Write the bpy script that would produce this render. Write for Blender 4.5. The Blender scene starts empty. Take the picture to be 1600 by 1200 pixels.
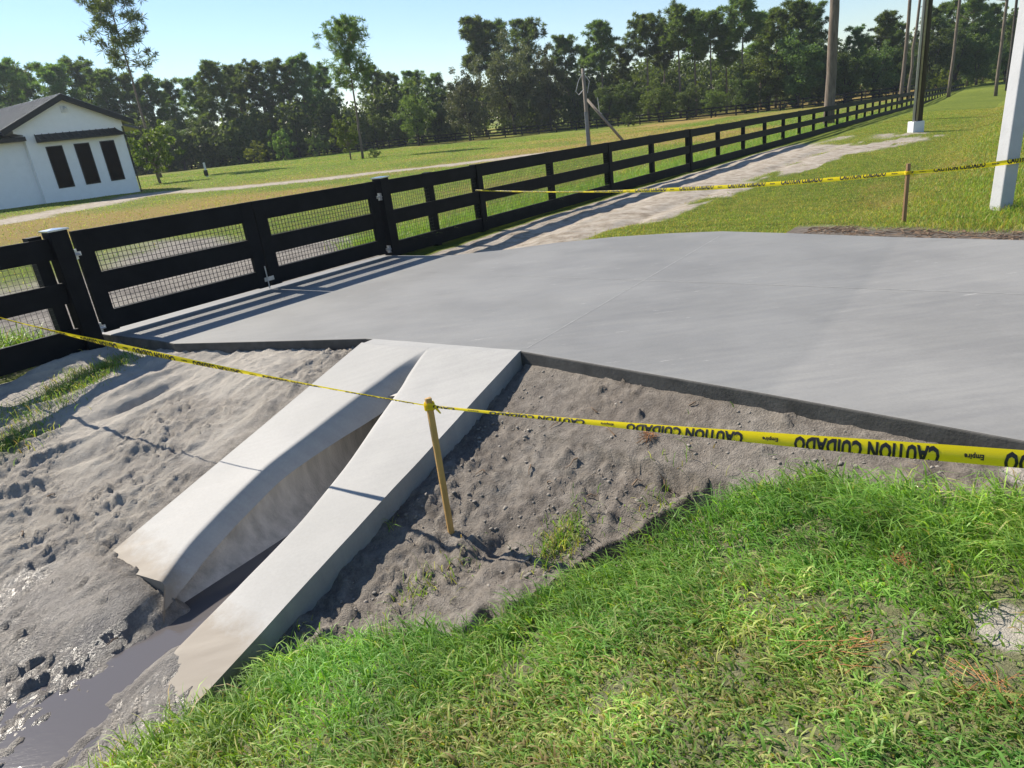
import bpy, math
import numpy as np
from math import radians, sin, cos, pi

# ------------------------------------------------------------------ camera, world, sun
scene = bpy.context.scene
col = scene.collection
EYE = 1.78
ROLL = radians(7.1); FPX = 1100.0; PITCH = math.atan(422.0 / FPX)
F = np.array([0, cos(PITCH), -sin(PITCH)]); R0 = np.array([1.0, 0, 0]); U0 = np.cross(R0, F)
cam_d = bpy.data.cameras.new('camera'); cam = bpy.data.objects.new('camera', cam_d); col.objects.link(cam)
Rr = R0 * cos(ROLL) - U0 * sin(ROLL); Ur = R0 * sin(ROLL) + U0 * cos(ROLL)
from mathutils import Matrix, Vector
cam.matrix_world = Matrix([[Rr[0], Ur[0], -F[0], 0], [Rr[1], Ur[1], -F[1], 0], [Rr[2], Ur[2], -F[2], EYE], [0, 0, 0, 1]])
cam_d.sensor_width = 36; cam_d.lens = 36 * FPX / 1600; cam_d.clip_end = 2000; cam_d.clip_start = 0.05
scene.camera = cam

SUN_AZ = radians(140); SUN_EL = radians(41)          # azimuth counter-clockwise from +X
world = bpy.data.worlds.new('World'); scene.world = world; world.use_nodes = True
wn = world.node_tree; bg = wn.nodes['Background']
sky = wn.nodes.new('ShaderNodeTexSky'); sky.sky_type = 'NISHITA'; sky.sun_disc = False
sky.sun_elevation = SUN_EL; sky.sun_rotation = pi / 2 - SUN_AZ
sky.air_density = 1.0; sky.dust_density = 0.1; sky.ozone_density = 4.0
wn.links.new(sky.outputs[0], bg.inputs[0]); bg.inputs[1].default_value = 0.075
sun_d = bpy.data.lights.new('sun', 'SUN'); sun_d.energy = 4.2; sun_d.angle = radians(0.5); sun_d.color = (1, 0.92, 0.79)
sun = bpy.data.objects.new('sun', sun_d); col.objects.link(sun)
sdir = Vector((cos(SUN_AZ) * cos(SUN_EL), sin(SUN_AZ) * cos(SUN_EL), sin(SUN_EL)))
sun.rotation_euler = sdir.to_track_quat('Z', 'Y').to_euler(); sun.location = (0, 0, 30)
scene.view_settings.view_transform = 'Standard'; scene.view_settings.look = 'None'
scene.view_settings.exposure = 1.0; scene.view_settings.gamma = 1
scene.render.engine = 'CYCLES'
scene.cycles.max_bounces = 6; scene.cycles.transparent_max_bounces = 8

RNG = np.random.default_rng(7)

# ------------------------------------------------------------------ coordinates: u runs along the fence, v from the fence toward the road
AU = np.array([.6, .8]); AV = np.array([.8, -.6])
def xy(u, v): return u * AU[0] + v * AV[0], u * AU[1] + v * AV[1]
def W(u, v, z): x, y = xy(u, v); return (x, y, z)
def uvof(x, y): return x * AU[0] + y * AU[1], x * AV[0] + y * AV[1]

# ------------------------------------------------------------------ noise
_t = np.random.default_rng(3).random((256, 256))
def vnoise(x, y, s=0):
    x = np.asarray(x, float) + 37.3 * s; y = np.asarray(y, float) + 91.7 * s
    xi = np.floor(x).astype(int); yi = np.floor(y).astype(int); fx = x - xi; fy = y - yi
    fx = fx * fx * fx * (fx * (fx * 6 - 15) + 10); fy = fy * fy * fy * (fy * (fy * 6 - 15) + 10)
    g = lambda a, b: _t[a & 255, b & 255]
    return (g(xi, yi) * (1 - fx) + g(xi + 1, yi) * fx) * (1 - fy) + (g(xi, yi + 1) * (1 - fx) + g(xi + 1, yi + 1) * fx) * fy
def fbm(x, y, o=4, s=0, gain=.5):
    r = 0; a = 1; t = 0
    for i in range(o):
        r = r + a * (vnoise(x * 2**i, y * 2**i, s + i) - .5); t += a; a *= gain
    return r / t * 2
def ridged(x, y, o=3, s=0):
    r = 0; a = 1; t = 0
    for i in range(o):
        r = r + a * (1 - np.abs(vnoise(x * 2**i, y * 2**i, s + i) * 2 - 1) * 2); t += a; a *= .5
    return r / t
def sst(a, b, x): t = np.clip((x - a) / (b - a), 0, 1); return t * t * (3 - 2 * t)

# ------------------------------------------------------------------ ground heights
def slabz(u, v): return 0.0 - .0252 * (u - 7.5) + .0268 * (v + 7.7)
def fence_top(u): return 1.083 - .025 * (u - 7.5)
def pipe_s(u): return .22 - .26 * (3.74 - u)
SLAB = [(3.33, -7.95), (3.30, -6.63), (3.27, -6.3), (3.51, -5.37), (3.8, -4.29), (3.79, -2.76), (3.42, -.94), (3.18, .13), (2.4, 3.4),
        (8.0, 3.4), (7.66, .08), (7.99, -.97), (8.44, -2.14), (8.73, -2.98), (8.72, -3.65), (8.57, -4.41), (8.24, -5.12), (7.79, -5.67), (7.45, -6.41), (7.55, -7.8)]
CP = np.array([
 (3.3,-7.7,.0),(2,-7.7,-.03),(0,-7.7,-.08),(-3,-7.7,-.15),(3.0,-7.0,-.02),(2.2,-7.0,-.08),
 (3.2,-6.2,.03),(3.5,-5.2,.06),(3.65,-4.3,.07),(2.5,-6.5,-.06),(2.5,-5.5,-.10),(2.6,-4.8,-.12),(3.2,-4.3,.05),(2.5,-4.3,-.12),(2,-4.3,-.25),(1.6,-4.3,-.35),(1.3,-4.35,-.43),
 (1.5,-6.5,-.18),(1.5,-5.5,-.29),(1.2,-5,-.38),(.5,-6.5,-.25),(.5,-5.2,-.42),(.5,-4.3,-.54),(-1,-6.5,-.3),(-1,-5,-.5),(-1,-4.2,-.6),(-3,-5,-.5),
 (1.3,-4.1,-.40),(1.25,-3.85,-.41),(1.1,-4.0,-.46),(1.15,-3.7,-.5),(1.25,-3.35,-.60),(1.05,-3.4,-.60),(.8,-3.35,-.595),(.5,-3.4,-.592),(0,-3.5,-.60),(-1,-3.5,-.65),(-3,-3.5,-.67),(1.02,-3.05,-.49),(1.05,-2.8,-.48),(.5,-2.8,-.53),(.6,-3.05,-.59),
 (3.74,-2.6,.08),(3.2,-2.65,-.07),(2.6,-2.65,-.22),(2.0,-2.65,-.38),(1.5,-2.65,-.5),(1.15,-2.62,-.56),
 (3.66,-2.0,.155),(3.48,-1.2,.18),(3.38,-.8,.19),(3.22,-.2,.205),(3.15,.13,.215),(2.9,1,.25),(3.0,-1.9,-.08),(2.41,-2.3,-.33),(2.6,-1.8,-.25),(1.9,-2.25,-.4),(1.4,-2.4,-.49),
 (2.5,-1.5,-.28),(3,-1.14,-.08),(3.4,-.7,.06),(3.2,.1,.17),(1.6,-1.8,-.3),(1.1,-2.3,-.42),(.5,-2.2,-.36),(1.3,-.9,-.05),(2,-.8,.0),(2.6,-.4,.09),(2,0,.14),(1,0,.15),(0,0,.15),(0,-1,-.03),(0,-2,-.3),
 (-2,-1,-.05),(-2,0,.15),(-2,-2.3,-.4),(0,1,.2),(2,1,.22),(3,2,.28),(-2,2,.26),(0,3,.3),(3,3.5,.33)])
_n = len(CP); _d = np.hypot(CP[:, None, 0] - CP[None, :, 0], CP[:, None, 1] - CP[None, :, 1])
_A = np.zeros((_n + 3, _n + 3)); _A[:_n, :_n] = -_d - .0 * np.eye(_n) ; _A[:_n, :_n] -= np.eye(_n) * .02
_A[:_n, _n] = 1; _A[:_n, _n + 1:] = CP[:, :2]; _A[_n, :_n] = 1; _A[_n + 1:, :_n] = CP[:, :2].T
_w = np.linalg.solve(_A, np.r_[CP[:, 2], 0, 0, 0])
def near_z(u, v):
    u = np.clip(u, -3, 4.2); v = np.clip(v, -7.7, 3.5); r = _w[_n] + _w[_n + 1] * u + _w[_n + 2] * v
    for i in range(_n): r = r - _w[i] * np.sqrt((u - CP[i, 0])**2 + (v - CP[i, 1])**2 + .0009)
    return r
def fence_ground(u): return np.where(u < 9.95, -.04 - .025 * np.clip(u - 7.5, 0, 3), -.10 - .025 * (np.minimum(u, 70) - 9.95) - .012 * np.clip(u - 70, 0, 60))
def road_side(u, v):
    h = np.interp(v, [-7.6, -6.6, -5, -3.4, -1.7, -.2, 2, 4, 8], [0, .05, .07, .02, -.05, .28, .62, .8, .85])
    return fence_ground(u) + h
def field_z(u, v):
    uu = np.maximum(u, -10)
    return fence_ground(uu) + .009 * np.clip(-7.6 - v, 0, 85) + fbm(u * .05, v * .05, 2, 5) * .12 * sst(9, 25, -v)
def sdf_poly(u, v, poly):
    d = np.full(np.shape(u), 1e9); s = np.ones(np.shape(u)); n = len(poly)
    for i in range(n):
        ax, ay = poly[i]; bx, by = poly[(i - 1) % n]
        ex, ey = bx - ax, by - ay; wx, wy = u - ax, v - ay
        t = np.clip((wx * ex + wy * ey) / (ex * ex + ey * ey), 0, 1)
        d = np.minimum(d, (wx - ex * t)**2 + (wy - ey * t)**2)
        c1 = v >= ay; c2 = v < by; c3 = ex * wy > ey * wx
        flip = (c1 & c2 & c3) | (~c1 & ~c2 & ~c3); s = np.where(flip, -s, s)
    return s * np.sqrt(d)
# grass edge in front of the camera: grass where u < uedge(v)
GE = []
def grass_edge(u, v): return np.interp(v, [g[1] for g in GE], [g[0] for g in GE]) + fbm(u * 1.7, v * 1.7, 3, 21) * .16 - u - .05
def macro_z(u, v):
    near = near_z(u, v)
    far = slabz(u, v) - .03 - .05 * sst(-4.6, -5.2, v); k = sst(8.6, 12.5, u); far = far * (1 - k) + road_side(u, v) * k
    k = sst(5.2, 6.2, u); g = near * (1 - k) + far * k
    k = sst(-7.65, -8.1, v); g = g * (1 - k) + field_z(u, v) * k
    k = sst(4.5, 7.5, v); g = g * (1 - k) + (np.interp(u, [-40, 9, 70, 200], [.5, .42, -.75, -1.6])) * k
    return g
def ground_z(u, v): return float(macro_z(np.array([float(u)]), np.array([float(v)]))[0])
def ray(px, py):
    dx = px - 800; dy = 600 - py
    return F * FPX + R0 * (dx * cos(ROLL) + dy * sin(ROLL)) + U0 * (-dx * sin(ROLL) + dy * cos(ROLL))
def at(px, Y):                       # standing point on the ground in direction px at forward distance Y
    py = 200.0
    for _ in range(12):
        d = ray(px, py); t = Y / d[1]; x = d[0] * t; u, v = uvof(x, Y); z = ground_z(u, v)
        P = np.array([x, Y, z - EYE]); c = P @ F
        a = P @ R0 / c * FPX; b = P @ U0 / c * FPX
        py = 600 - (a * sin(ROLL) + b * cos(ROLL))
    return x, Y, z
def onground(px, py):
    d = ray(px, py); z = 0.
    for _ in range(30):
        t = (z - EYE) / d[2]; u, v = uvof(d[0] * t, d[1] * t); z = .5 * z + .5 * ground_z(u, v)
    return u, v, z
GE += [(-4, -9), (-2, -2.95)] + sorted([onground(*q)[:2] for q in ((325, 1100), (400, 1062), (480, 1028), (650, 985), (780, 975), (900, 905), (1000, 855), (1100, 805), (1200, 758), (1290, 728), (1420, 748), (1600, 800))], key=lambda g: g[1]) + [(2.75, .6), (2.5, 4)]
def proj(P):
    P = np.asarray(P, float) - [0, 0, EYE]; c = P @ F; a = P @ R0 / c * FPX; b = P @ U0 / c * FPX
    return 800 + a * cos(ROLL) - b * sin(ROLL), 600 - (a * sin(ROLL) + b * cos(ROLL))
def height_to(p, ytop):              # height over point p whose top reaches picture row ytop
    hs = np.linspace(.2, 45, 900); ys = np.array([proj((p[0], p[1], p[2] + h))[1] for h in hs])
    return float(hs[np.argmin(np.abs(ys - ytop))])

# ------------------------------------------------------------------ object helpers
def tag(o, label=None, cat=None, group=None, kind=None):
    if label: o['label'] = label
    if cat: o['category'] = cat
    if group: o['group'] = group
    if kind: o['kind'] = kind
    return o
def empty(name, loc=(0, 0, 0), rz=0):
    o = bpy.data.objects.new(name, None); col.objects.link(o); o.location = loc; o.rotation_euler = (0, 0, rz); o.empty_display_size = .2; return o
def mesh_np(name, V, faces=None, quads=None, tris=None, mat=None, parent=None, smooth=False, attrs=None):
    me = bpy.data.meshes.new(name)
    if faces is not None: me.from_pydata([tuple(p) for p in V], [], [tuple(f) for f in faces])
    else:
        V = np.asarray(V, np.float32); nq = 0 if quads is None else len(quads); nt = 0 if tris is None else len(tris)
        me.vertices.add(len(V)); me.vertices.foreach_set('co', V.ravel())
        li = np.concatenate([np.asarray(a, np.int32).ravel() for a in (quads, tris) if a is not None])
        st = np.concatenate([np.arange(nq) * 4, nq * 4 + np.arange(nt) * 3]).astype(np.int32)
        me.loops.add(len(li)); me.loops.foreach_set('vertex_index', li)
        me.polygons.add(nq + nt); me.polygons.foreach_set('loop_start', st)
        me.update(calc_edges=True)
    if smooth: me.polygons.foreach_set('use_smooth', np.ones(len(me.polygons), bool))
    if attrs:
        for k, a in attrs.items():
            at_ = me.color_attributes.new(k, 'FLOAT_COLOR', 'POINT'); at_.data.foreach_set('color', np.asarray(a, np.float32).ravel())
    me.validate(); me.update()
    if mat: me.materials.append(mat)
    o = bpy.data.objects.new(name, me); col.objects.link(o)
    if parent: o.parent = parent
    return o
class MB:
    def __init__(s): s.v = []; s.f = []
    def add(s, V, Fc):
        b = len(s.v); s.v += [tuple(p) for p in V]; s.f += [tuple(i + b for i in f) for f in Fc]
    def hexa(s, P):  # 8 points: bottom 4, top 4
        s.add(P, [(0, 3, 2, 1), (4, 5, 6, 7), (0, 1, 5, 4), (1, 2, 6, 5), (2, 3, 7, 6), (3, 0, 4, 7)])
    def box(s, x0, x1, y0, y1, z0, z1):
        s.hexa([(x0, y0, z0), (x1, y0, z0), (x1, y1, z0), (x0, y1, z0), (x0, y0, z1), (x1, y0, z1), (x1, y1, z1), (x0, y1, z1)])
    def uvbox(s, u0, u1, v0, v1, za, zb, zc=None, zd=None):   # z at u0: za..zb, at u1: zc..zd
        zc = za if zc is None else zc; zd = zb if zd is None else zd
        s.hexa([W(u0, v0, za), W(u0, v1, za), W(u1, v1, zc), W(u1, v0, zc), W(u0, v0, zb), W(u0, v1, zb), W(u1, v1, zd), W(u1, v0, zd)])
    def tube(s, pts, rad, n=8, cap=True):
        pts = [Vector(p) for p in pts]; rad = rad if hasattr(rad, '__len__') else [rad] * len(pts); V = []
        for i, p in enumerate(pts):
            d = (pts[min(i + 1, len(pts) - 1)] - pts[max(i - 1, 0)]).normalized()
            a = d.orthogonal().normalized() if i == 0 else (a - d * a.dot(d)).normalized(); b = d.cross(a)
            V += [p + (a * cos(2 * pi * k / n) + b * sin(2 * pi * k / n)) * rad[i] for k in range(n)]
        Fc = [(i * n + k, i * n + (k + 1) % n, (i + 1) * n + (k + 1) % n, (i + 1) * n + k) for i in range(len(pts) - 1) for k in range(n)]
        if cap: Fc += [tuple(range(n - 1, -1, -1)), tuple((len(pts) - 1) * n + k for k in range(n))]
        s.add(V, Fc)
    def build(s, name, mat, parent=None, bevel=0, smooth=False):
        o = mesh_np(name, s.v, faces=s.f, mat=mat, parent=parent, smooth=smooth)
        if bevel:
            m = o.modifiers.new('bevel', 'BEVEL'); m.width = bevel; m.segments = 2; m.limit_method = 'ANGLE'
        return o

# ------------------------------------------------------------------ materials
def mat(name): 
    m = bpy.data.materials.new(name); m.use_nodes = True; nt = m.node_tree; return m, nt, nt.nodes, nt.links, nt.nodes['Principled BSDF']
def N(ns, t, **k):
    n = ns.new(t)
    for a, b in k.items():
        if a.startswith('i_'): n.inputs[a[2:].replace('_', ' ')].default_value = b
        else: setattr(n, a, b)
    return n
def ramp(ns, stops):
    r = ns.new('ShaderNodeValToRGB'); e = r.color_ramp.elements
    e[0].position, e[0].color = stops[0][0], (*stops[0][1], 1); e[1].position, e[1].color = stops[-1][0], (*stops[-1][1], 1)
    for p, c in stops[1:-1]: x = e.new(p); x.color = (*c, 1)
    return r
def mix(ns, ls, fac, a, b, mode='MIX'):
    m = ns.new('ShaderNodeMix'); m.data_type = 'RGBA'; m.blend_type = mode
    for s, x in ((m.inputs[0], fac), (m.inputs[6], a), (m.inputs[7], b)):
        if isinstance(x, (int, float)): s.default_value = x
        elif isinstance(x, tuple): s.default_value = (*x, 1)
        else: ls.new(x, s)
    return m.outputs[2]
def noise(ns, ls, scale, detail=6, rough=.6, vec=None, typ=None):
    n = ns.new('ShaderNodeTexNoise'); n.inputs['Scale'].default_value = scale; n.inputs['Detail'].default_value = detail; n.inputs['Roughness'].default_value = rough
    if vec is not None: ls.new(vec, n.inputs['Vector'])
    return n
def coords(ns, ls, scale=(1, 1, 1), rot=0):
    t = ns.new('ShaderNodeTexCoord'); g = ns.new('ShaderNodeMapping'); g.inputs['Scale'].default_value = scale; g.inputs['Rotation'].default_value = (0, 0, rot)
    ls.new(t.outputs['Object'], g.inputs[0]); return g.outputs[0]
def simple(name, c, rough=.6, var=.25, scale=6, bump=0, metal=0, spec=.5, stretch=(1, 1, 1)):
    m, nt, ns, ls, p = mat(name); v = coords(ns, ls, stretch)
    n = noise(ns, ls, scale, vec=v); r = ramp(ns, [(.3, tuple(x * (1 - var) for x in c)), (.7, tuple(min(1, x * (1 + var)) for x in c))])
    ls.new(n.outputs[0], r.inputs[0]); ls.new(r.outputs[0], p.inputs['Base Color'])
    p.inputs['Roughness'].default_value = rough; p.inputs['Metallic'].default_value = metal; p.inputs['Specular IOR Level'].default_value = spec
    if bump:
        b = ns.new('ShaderNodeBump'); b.inputs['Strength'].default_value = bump; b.inputs['Distance'].default_value = .01
        n2 = noise(ns, ls, scale * 8, vec=v); ls.new(n2.outputs[0], b.inputs['Height']); ls.new(b.outputs[0], p.inputs['Normal'])
    return m
def leaf_mat(name, c1, c2, trans=.35, rough=.55, attr=None, spec=.3):
    m, nt, ns, ls, p = mat(name)
    oi = ns.new('ShaderNodeObjectInfo'); geo = ns.new('ShaderNodeNewGeometry')
    if attr:
        a = ns.new('ShaderNodeAttribute'); a.attribute_name = attr; c = a.outputs['Color']
    else:
        c = mix(ns, ls, geo.outputs['Random Per Island'], c1, c2)
        hs = ns.new('ShaderNodeHueSaturation'); ls.new(c, hs.inputs['Color'])
        mr = N(ns, 'ShaderNodeMapRange'); mr.inputs[3].default_value = .7; mr.inputs[4].default_value = 1.3; ls.new(oi.outputs['Random'], mr.inputs[0]); ls.new(mr.outputs[0], hs.inputs['Value'])
        mr2 = N(ns, 'ShaderNodeMapRange'); mr2.inputs[3].default_value = .48; mr2.inputs[4].default_value = .52; ls.new(oi.outputs['Random'], mr2.inputs[0]); ls.new(mr2.outputs[0], hs.inputs['Hue'])
        c = hs.outputs[0]
    ls.new(c, p.inputs['Base Color']); p.inputs['Roughness'].default_value = rough; p.inputs['Specular IOR Level'].default_value = spec
    tr = ns.new('ShaderNodeBsdfTranslucent'); g = mix(ns, ls, 1., c, (1.5, 1.5, .55), 'MULTIPLY'); ls.new(g, tr.inputs[0])
    mx = ns.new('ShaderNodeMixShader'); mx.inputs[0].default_value = trans; ls.new(p.outputs[0], mx.inputs[1]); ls.new(tr.outputs[0], mx.inputs[2])
    ls.new(mx.outputs[0], ns['Material Output'].inputs[0]); return m

M = {}
M['black'] = simple('black_painted_wood', (.009, .009, .010), .65, .35, 5, .25, spec=.15)
M['blackmetal'] = simple('black_metal', (.01, .01, .012), .4, .2, 8, 0, .3)
M['galv'] = simple('galvanised_metal', (.55, .55, .56), .35, .2, 20, .1, .85)
M['cap'] = simple('post_cap_metal', (.5, .52, .55), .25, .1, 10, 0, .8)
M['stucco'] = simple('white_stucco', (.84, .85, .86), .85, .03, 3, .3)
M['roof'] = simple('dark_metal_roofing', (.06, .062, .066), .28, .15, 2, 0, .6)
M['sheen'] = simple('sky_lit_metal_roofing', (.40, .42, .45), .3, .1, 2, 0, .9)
M['seam'] = simple('sky_lit_seam_metal', (.22, .225, .23), .3, .1, 2, 0, .7)  # ribs paler than the gable roofing, sky light put into their colour
M['trim'] = simple('black_trim', (.008, .008, .009), .5, .2, 4)
M['glass'] = simple('dark_glass', (.003, .003, .004), .12, .2, 2, spec=.05)
M['bark'] = simple('pine_bark', (.16, .125, .10), .9, .45, 4, 1, stretch=(3, 3, .6))
M['darkbark'] = simple('dark_bark', (.05, .042, .035), .9, .4, 4, .6, stretch=(3, 3, .6))
M['polewood'] = simple('weathered_pole_wood', (.22, .185, .15), .85, .3, 3, .6, stretch=(6, 6, .4))
M['darkpole'] = simple('creosote_pole_wood', (.045, .036, .028), .8, .5, 3, .6, stretch=(6, 6, .4))
M['conduit'] = simple('grey_conduit', (.42, .42, .43), .4, .1, 5)
M['white'] = simple('white_painted_metal', (.72, .73, .75), .5, .05, 4)
M['concpole'] = simple('pale_concrete_pole', (.46, .465, .48), .7, .07, 5, .25)
M['stake'] = simple('pine_lath', (.52, .31, .10), .6, .25, 5, .4, stretch=(12, 12, 1))
M['darkstake'] = simple('weathered_lath', (.26, .15, .07), .6, .3, 5, .4, stretch=(12, 12, 1))
M['ink'] = simple('black_print', (.008, .008, .008), .45, .1, 4)
M['asphalt'] = simple('asphalt', (.05, .05, .052), .85, .3, 30, .5)
M['twig'] = simple('dead_twig', (.20, .13, .08), .8, .4, 20)
M['needle'] = simple('fallen_pine_needles', (.42, .19, .07), .6, .3, 20)
M['clod'] = simple('soil_clods', (.25, .225, .195), .95, .4, 20, .6)
# caution tape plastic
m, nt, ns, ls, p = mat('yellow_tape'); p.inputs['Base Color'].default_value = (.90, .72, .01, 1); p.inputs['Roughness'].default_value = .28
tr = ns.new('ShaderNodeBsdfTranslucent'); tr.inputs[0].default_value = (.95, .78, .02, 1); mx = ns.new('ShaderNodeMixShader'); mx.inputs[0].default_value = .45
ls.new(p.outputs[0], mx.inputs[1]); ls.new(tr.outputs[0], mx.inputs[2]); ls.new(mx.outputs[0], ns['Material Output'].inputs[0]); M['tape'] = m
# foliage
M['pine'] = leaf_mat('pine_needles', (.065, .115, .042), (.15, .21, .072), .45)
M['oak'] = leaf_mat('oak_leaves', (.075, .095, .055), (.165, .185, .105), .3)
M['broad'] = leaf_mat('broad_leaves', (.07, .115, .03), (.16, .22, .06), .42)
M['yellowleaf'] = leaf_mat('yellow_green_leaves', (.12, .17, .02), (.26, .30, .04), .4)
M['woods'] = leaf_mat('woods_leaves', (.055, .092, .034), (.125, .175, .06), .42)
M['blade'] = leaf_mat('grass_blades', None, None, .4, .45, attr='tone', spec=.25)

# driveway concrete
def concrete(name, base, darker, joint_gloss=.5, streak=True, drive=True):
    m, nt, ns, ls, p = mat(name)
    rot = -math.atan2(.8, .6)
    v = coords(ns, ls, (1, 1, 1)); vs = coords(ns, ls, (1.2, 9, 1), -math.atan2(-.6, .8))
    n1 = noise(ns, ls, .9, 5, .55, v); n2 = noise(ns, ls, 2.2, 6, .6, vs); n3 = noise(ns, ls, 60, 3, .6, v)
    r1 = ramp(ns, [(.40, darker), (.60, base)]); ls.new(n1.outputs[0], r1.inputs[0]); c = r1.outputs[0]
    r2 = ramp(ns, [(.35, (.86, .86, .87)), (.7, (1.06, 1.06, 1.05))]); ls.new(n2.outputs[0], r2.inputs[0]); c = mix(ns, ls, .7, c, r2.outputs[0], 'MULTIPLY')
    r3 = ramp(ns, [(.3, (.93, .93, .93)), (.7, (1.05, 1.05, 1.05))]); ls.new(n3.outputs[0], r3.inputs[0]); c = mix(ns, ls, .8, c, r3.outputs[0], 'MULTIPLY')
    if drive:
        tc_ = ns.new('ShaderNodeTexCoord'); dp_ = N(ns, 'ShaderNodeVectorMath', operation='DOT_PRODUCT'); ls.new(tc_.outputs['Object'], dp_.inputs[0]); dp_.inputs[1].default_value = (.8, -.6, 0)
        nz_ = noise(ns, ls, 1.6, 5, .6, v); ml_ = N(ns, 'ShaderNodeMath', operation='MULTIPLY_ADD'); ls.new(nz_.outputs[0], ml_.inputs[0]); ml_.inputs[1].default_value = .22; ls.new(dp_.outputs['Value'], ml_.inputs[2])
        mr_ = N(ns, 'ShaderNodeMapRange'); ls.new(ml_.outputs[0], mr_.inputs[0]); mr_.inputs[1].default_value = -.76; mr_.inputs[2].default_value = -.84; c = mix(ns, ls, mr_.outputs[0], c, (.88, .89, .90), 'MULTIPLY')
        st_ = noise(ns, ls, 3.5, 5, .7, vs); rs_ = ramp(ns, [(.66, (0, 0, 0)), (.74, (1, 1, 1))]); ls.new(st_.outputs[0], rs_.inputs[0]); c = mix(ns, ls, rs_.outputs[0], c, (.42, .41, .39))
    if not drive:
        tc_ = ns.new('ShaderNodeTexCoord'); dp_ = N(ns, 'ShaderNodeVectorMath', operation='DOT_PRODUCT'); ls.new(tc_.outputs['Object'], dp_.inputs[0]); dp_.inputs[1].default_value = (.6 + .12, .8 - .09, 0)
        nz_ = noise(ns, ls, 7, 6, .7, v); ml_ = N(ns, 'ShaderNodeMath', operation='MULTIPLY_ADD'); ls.new(nz_.outputs[0], ml_.inputs[0]); ml_.inputs[1].default_value = -.38; ls.new(dp_.outputs['Value'], ml_.inputs[2])
        mr_ = N(ns, 'ShaderNodeMapRange'); ls.new(ml_.outputs[0], mr_.inputs[0]); mr_.inputs[1].default_value = .86; mr_.inputs[2].default_value = .70; c = mix(ns, ls, mr_.outputs[0], c, (.25, .215, .175))
    ls.new(c, p.inputs['Base Color'])
    rr = N(ns, 'ShaderNodeMapRange'); rr.inputs[3].default_value = joint_gloss; rr.inputs[4].default_value = joint_gloss + .22; ls.new(n2.outputs[0], rr.inputs[0]); ls.new(rr.outputs[0], p.inputs['Roughness'])
    b = ns.new('ShaderNodeBump'); b.inputs['Strength'].default_value = .12; b.inputs['Distance'].default_value = .004
    n4 = noise(ns, ls, 25, 6, .7, vs); ls.new(n4.outputs[0], b.inputs['Height']); ls.new(b.outputs[0], p.inputs['Normal'])
    return m
M['slab'] = concrete('driveway_concrete', (.245, .241, .232), (.205, .202, .195), .55)
M['apron'] = concrete('pale_troweled_concrete', (.37, .363, .35), (.325, .32, .308), .6, drive=False)
M['joint'] = simple('joint_dust', (.285, .285, .28), .8, .25, 9)
m = simple('pipe_concrete', (.47, .445, .41), .75, .28, 5, .5, stretch=(2.5, 2.5, .35)); M['pipe'] = m
M['slabedge'] = simple('shaded_slab_edge', (.075, .072, .068), .85, .35, 7, .25)  # slab sides face away from the sun: their shade is put into the dark colour

# ground: masks carried per vertex: mask = (grass, wet, sand), mask2 = (dry, gravelpath, mulch)
m, nt, ns, ls, p = mat('soil_and_turf'); M['ground'] = m
a1 = ns.new('ShaderNodeAttribute'); a1.attribute_name = 'mask'; a2 = ns.new('ShaderNodeAttribute'); a2.attribute_name = 'mask2'
s1 = ns.new('ShaderNodeSeparateColor'); s2 = ns.new('ShaderNodeSeparateColor'); ls.new(a1.outputs[0], s1.inputs[0]); ls.new(a2.outputs[0], s2.inputs[0])
v = coords(ns, ls)
nA = noise(ns, ls, 1.3, 6, .65, v); nB = noise(ns, ls, 14, 7, .7, v); nC = noise(ns, ls, 90, 4, .7, v); nD = noise(ns, ls, .12, 7, .62, v); nE = noise(ns, ls, 4, 7, .7, v)
soil = ramp(ns, [(.3, (.165, .148, .130)), (.5, (.255, .232, .205)), (.72, (.345, .318, .283))]); ls.new(nB.outputs[0], soil.inputs[0])
r = ramp(ns, [(.38, (.62, .61, .62)), (.5, (.95, .95, .95)), (.7, (1.12, 1.12, 1.1))]); ls.new(nA.outputs[0], r.inputs[0]); c = mix(ns, ls, .9, soil.outputs[0], r.outputs[0], 'MULTIPLY')
r = ramp(ns, [(.32, (.62, .62, .62)), (.5, (1, 1, 1)), (.75, (1.35, 1.35, 1.35))]); ls.new(nC.outputs[0], r.inputs[0]); c = mix(ns, ls, .8, c, r.outputs[0], 'MULTIPLY')
sand = ramp(ns, [(.3, (.41, .375, .33)), (.7, (.52, .48, .425))]); ls.new(nB.outputs[0], sand.inputs[0]); c = mix(ns, ls, s1.outputs[2], c, sand.outputs[0])
path = ramp(ns, [(.34, (.22, .18, .135)), (.5, (.38, .33, .27)), (.68, (.48, .43, .37))]); ls.new(nE.outputs[0], path.inputs[0]); c = mix(ns, ls, s2.outputs[1], c, path.outputs[0])
mulch = ramp(ns, [(.3, (.09, .075, .062)), (.7, (.235, .20, .168))]); ls.new(nB.outputs[0], mulch.inputs[0]); c = mix(ns, ls, s2.outputs[2], c, mulch.outputs[0])
c = mix(ns, ls, s1.outputs[1], c, (.74, .72, .71), 'MULTIPLY')
turf = ramp(ns, [(.3, (.08, .12, .018)), (.55, (.19, .23, .03)), (.75, (.26, .28, .05))]); ls.new(nE.outputs[0], turf.inputs[0])
r = ramp(ns, [(.35, (.7, .78, .7)), (.65, (1.15, 1.1, 1.1))]); ls.new(nD.outputs[0], r.inputs[0]); tc = mix(ns, ls, .8, turf.outputs[0], r.outputs[0], 'MULTIPLY')
dry = ramp(ns, [(.35, (.27, .22, .06)), (.65, (.36, .23, .08))]); ls.new(nE.outputs[0], dry.inputs[0]); tc = mix(ns, ls, s2.outputs[0], tc, dry.outputs[0])
c = mix(ns, ls, s1.outputs[0], c, tc); ls.new(c, p.inputs['Base Color'])
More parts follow.
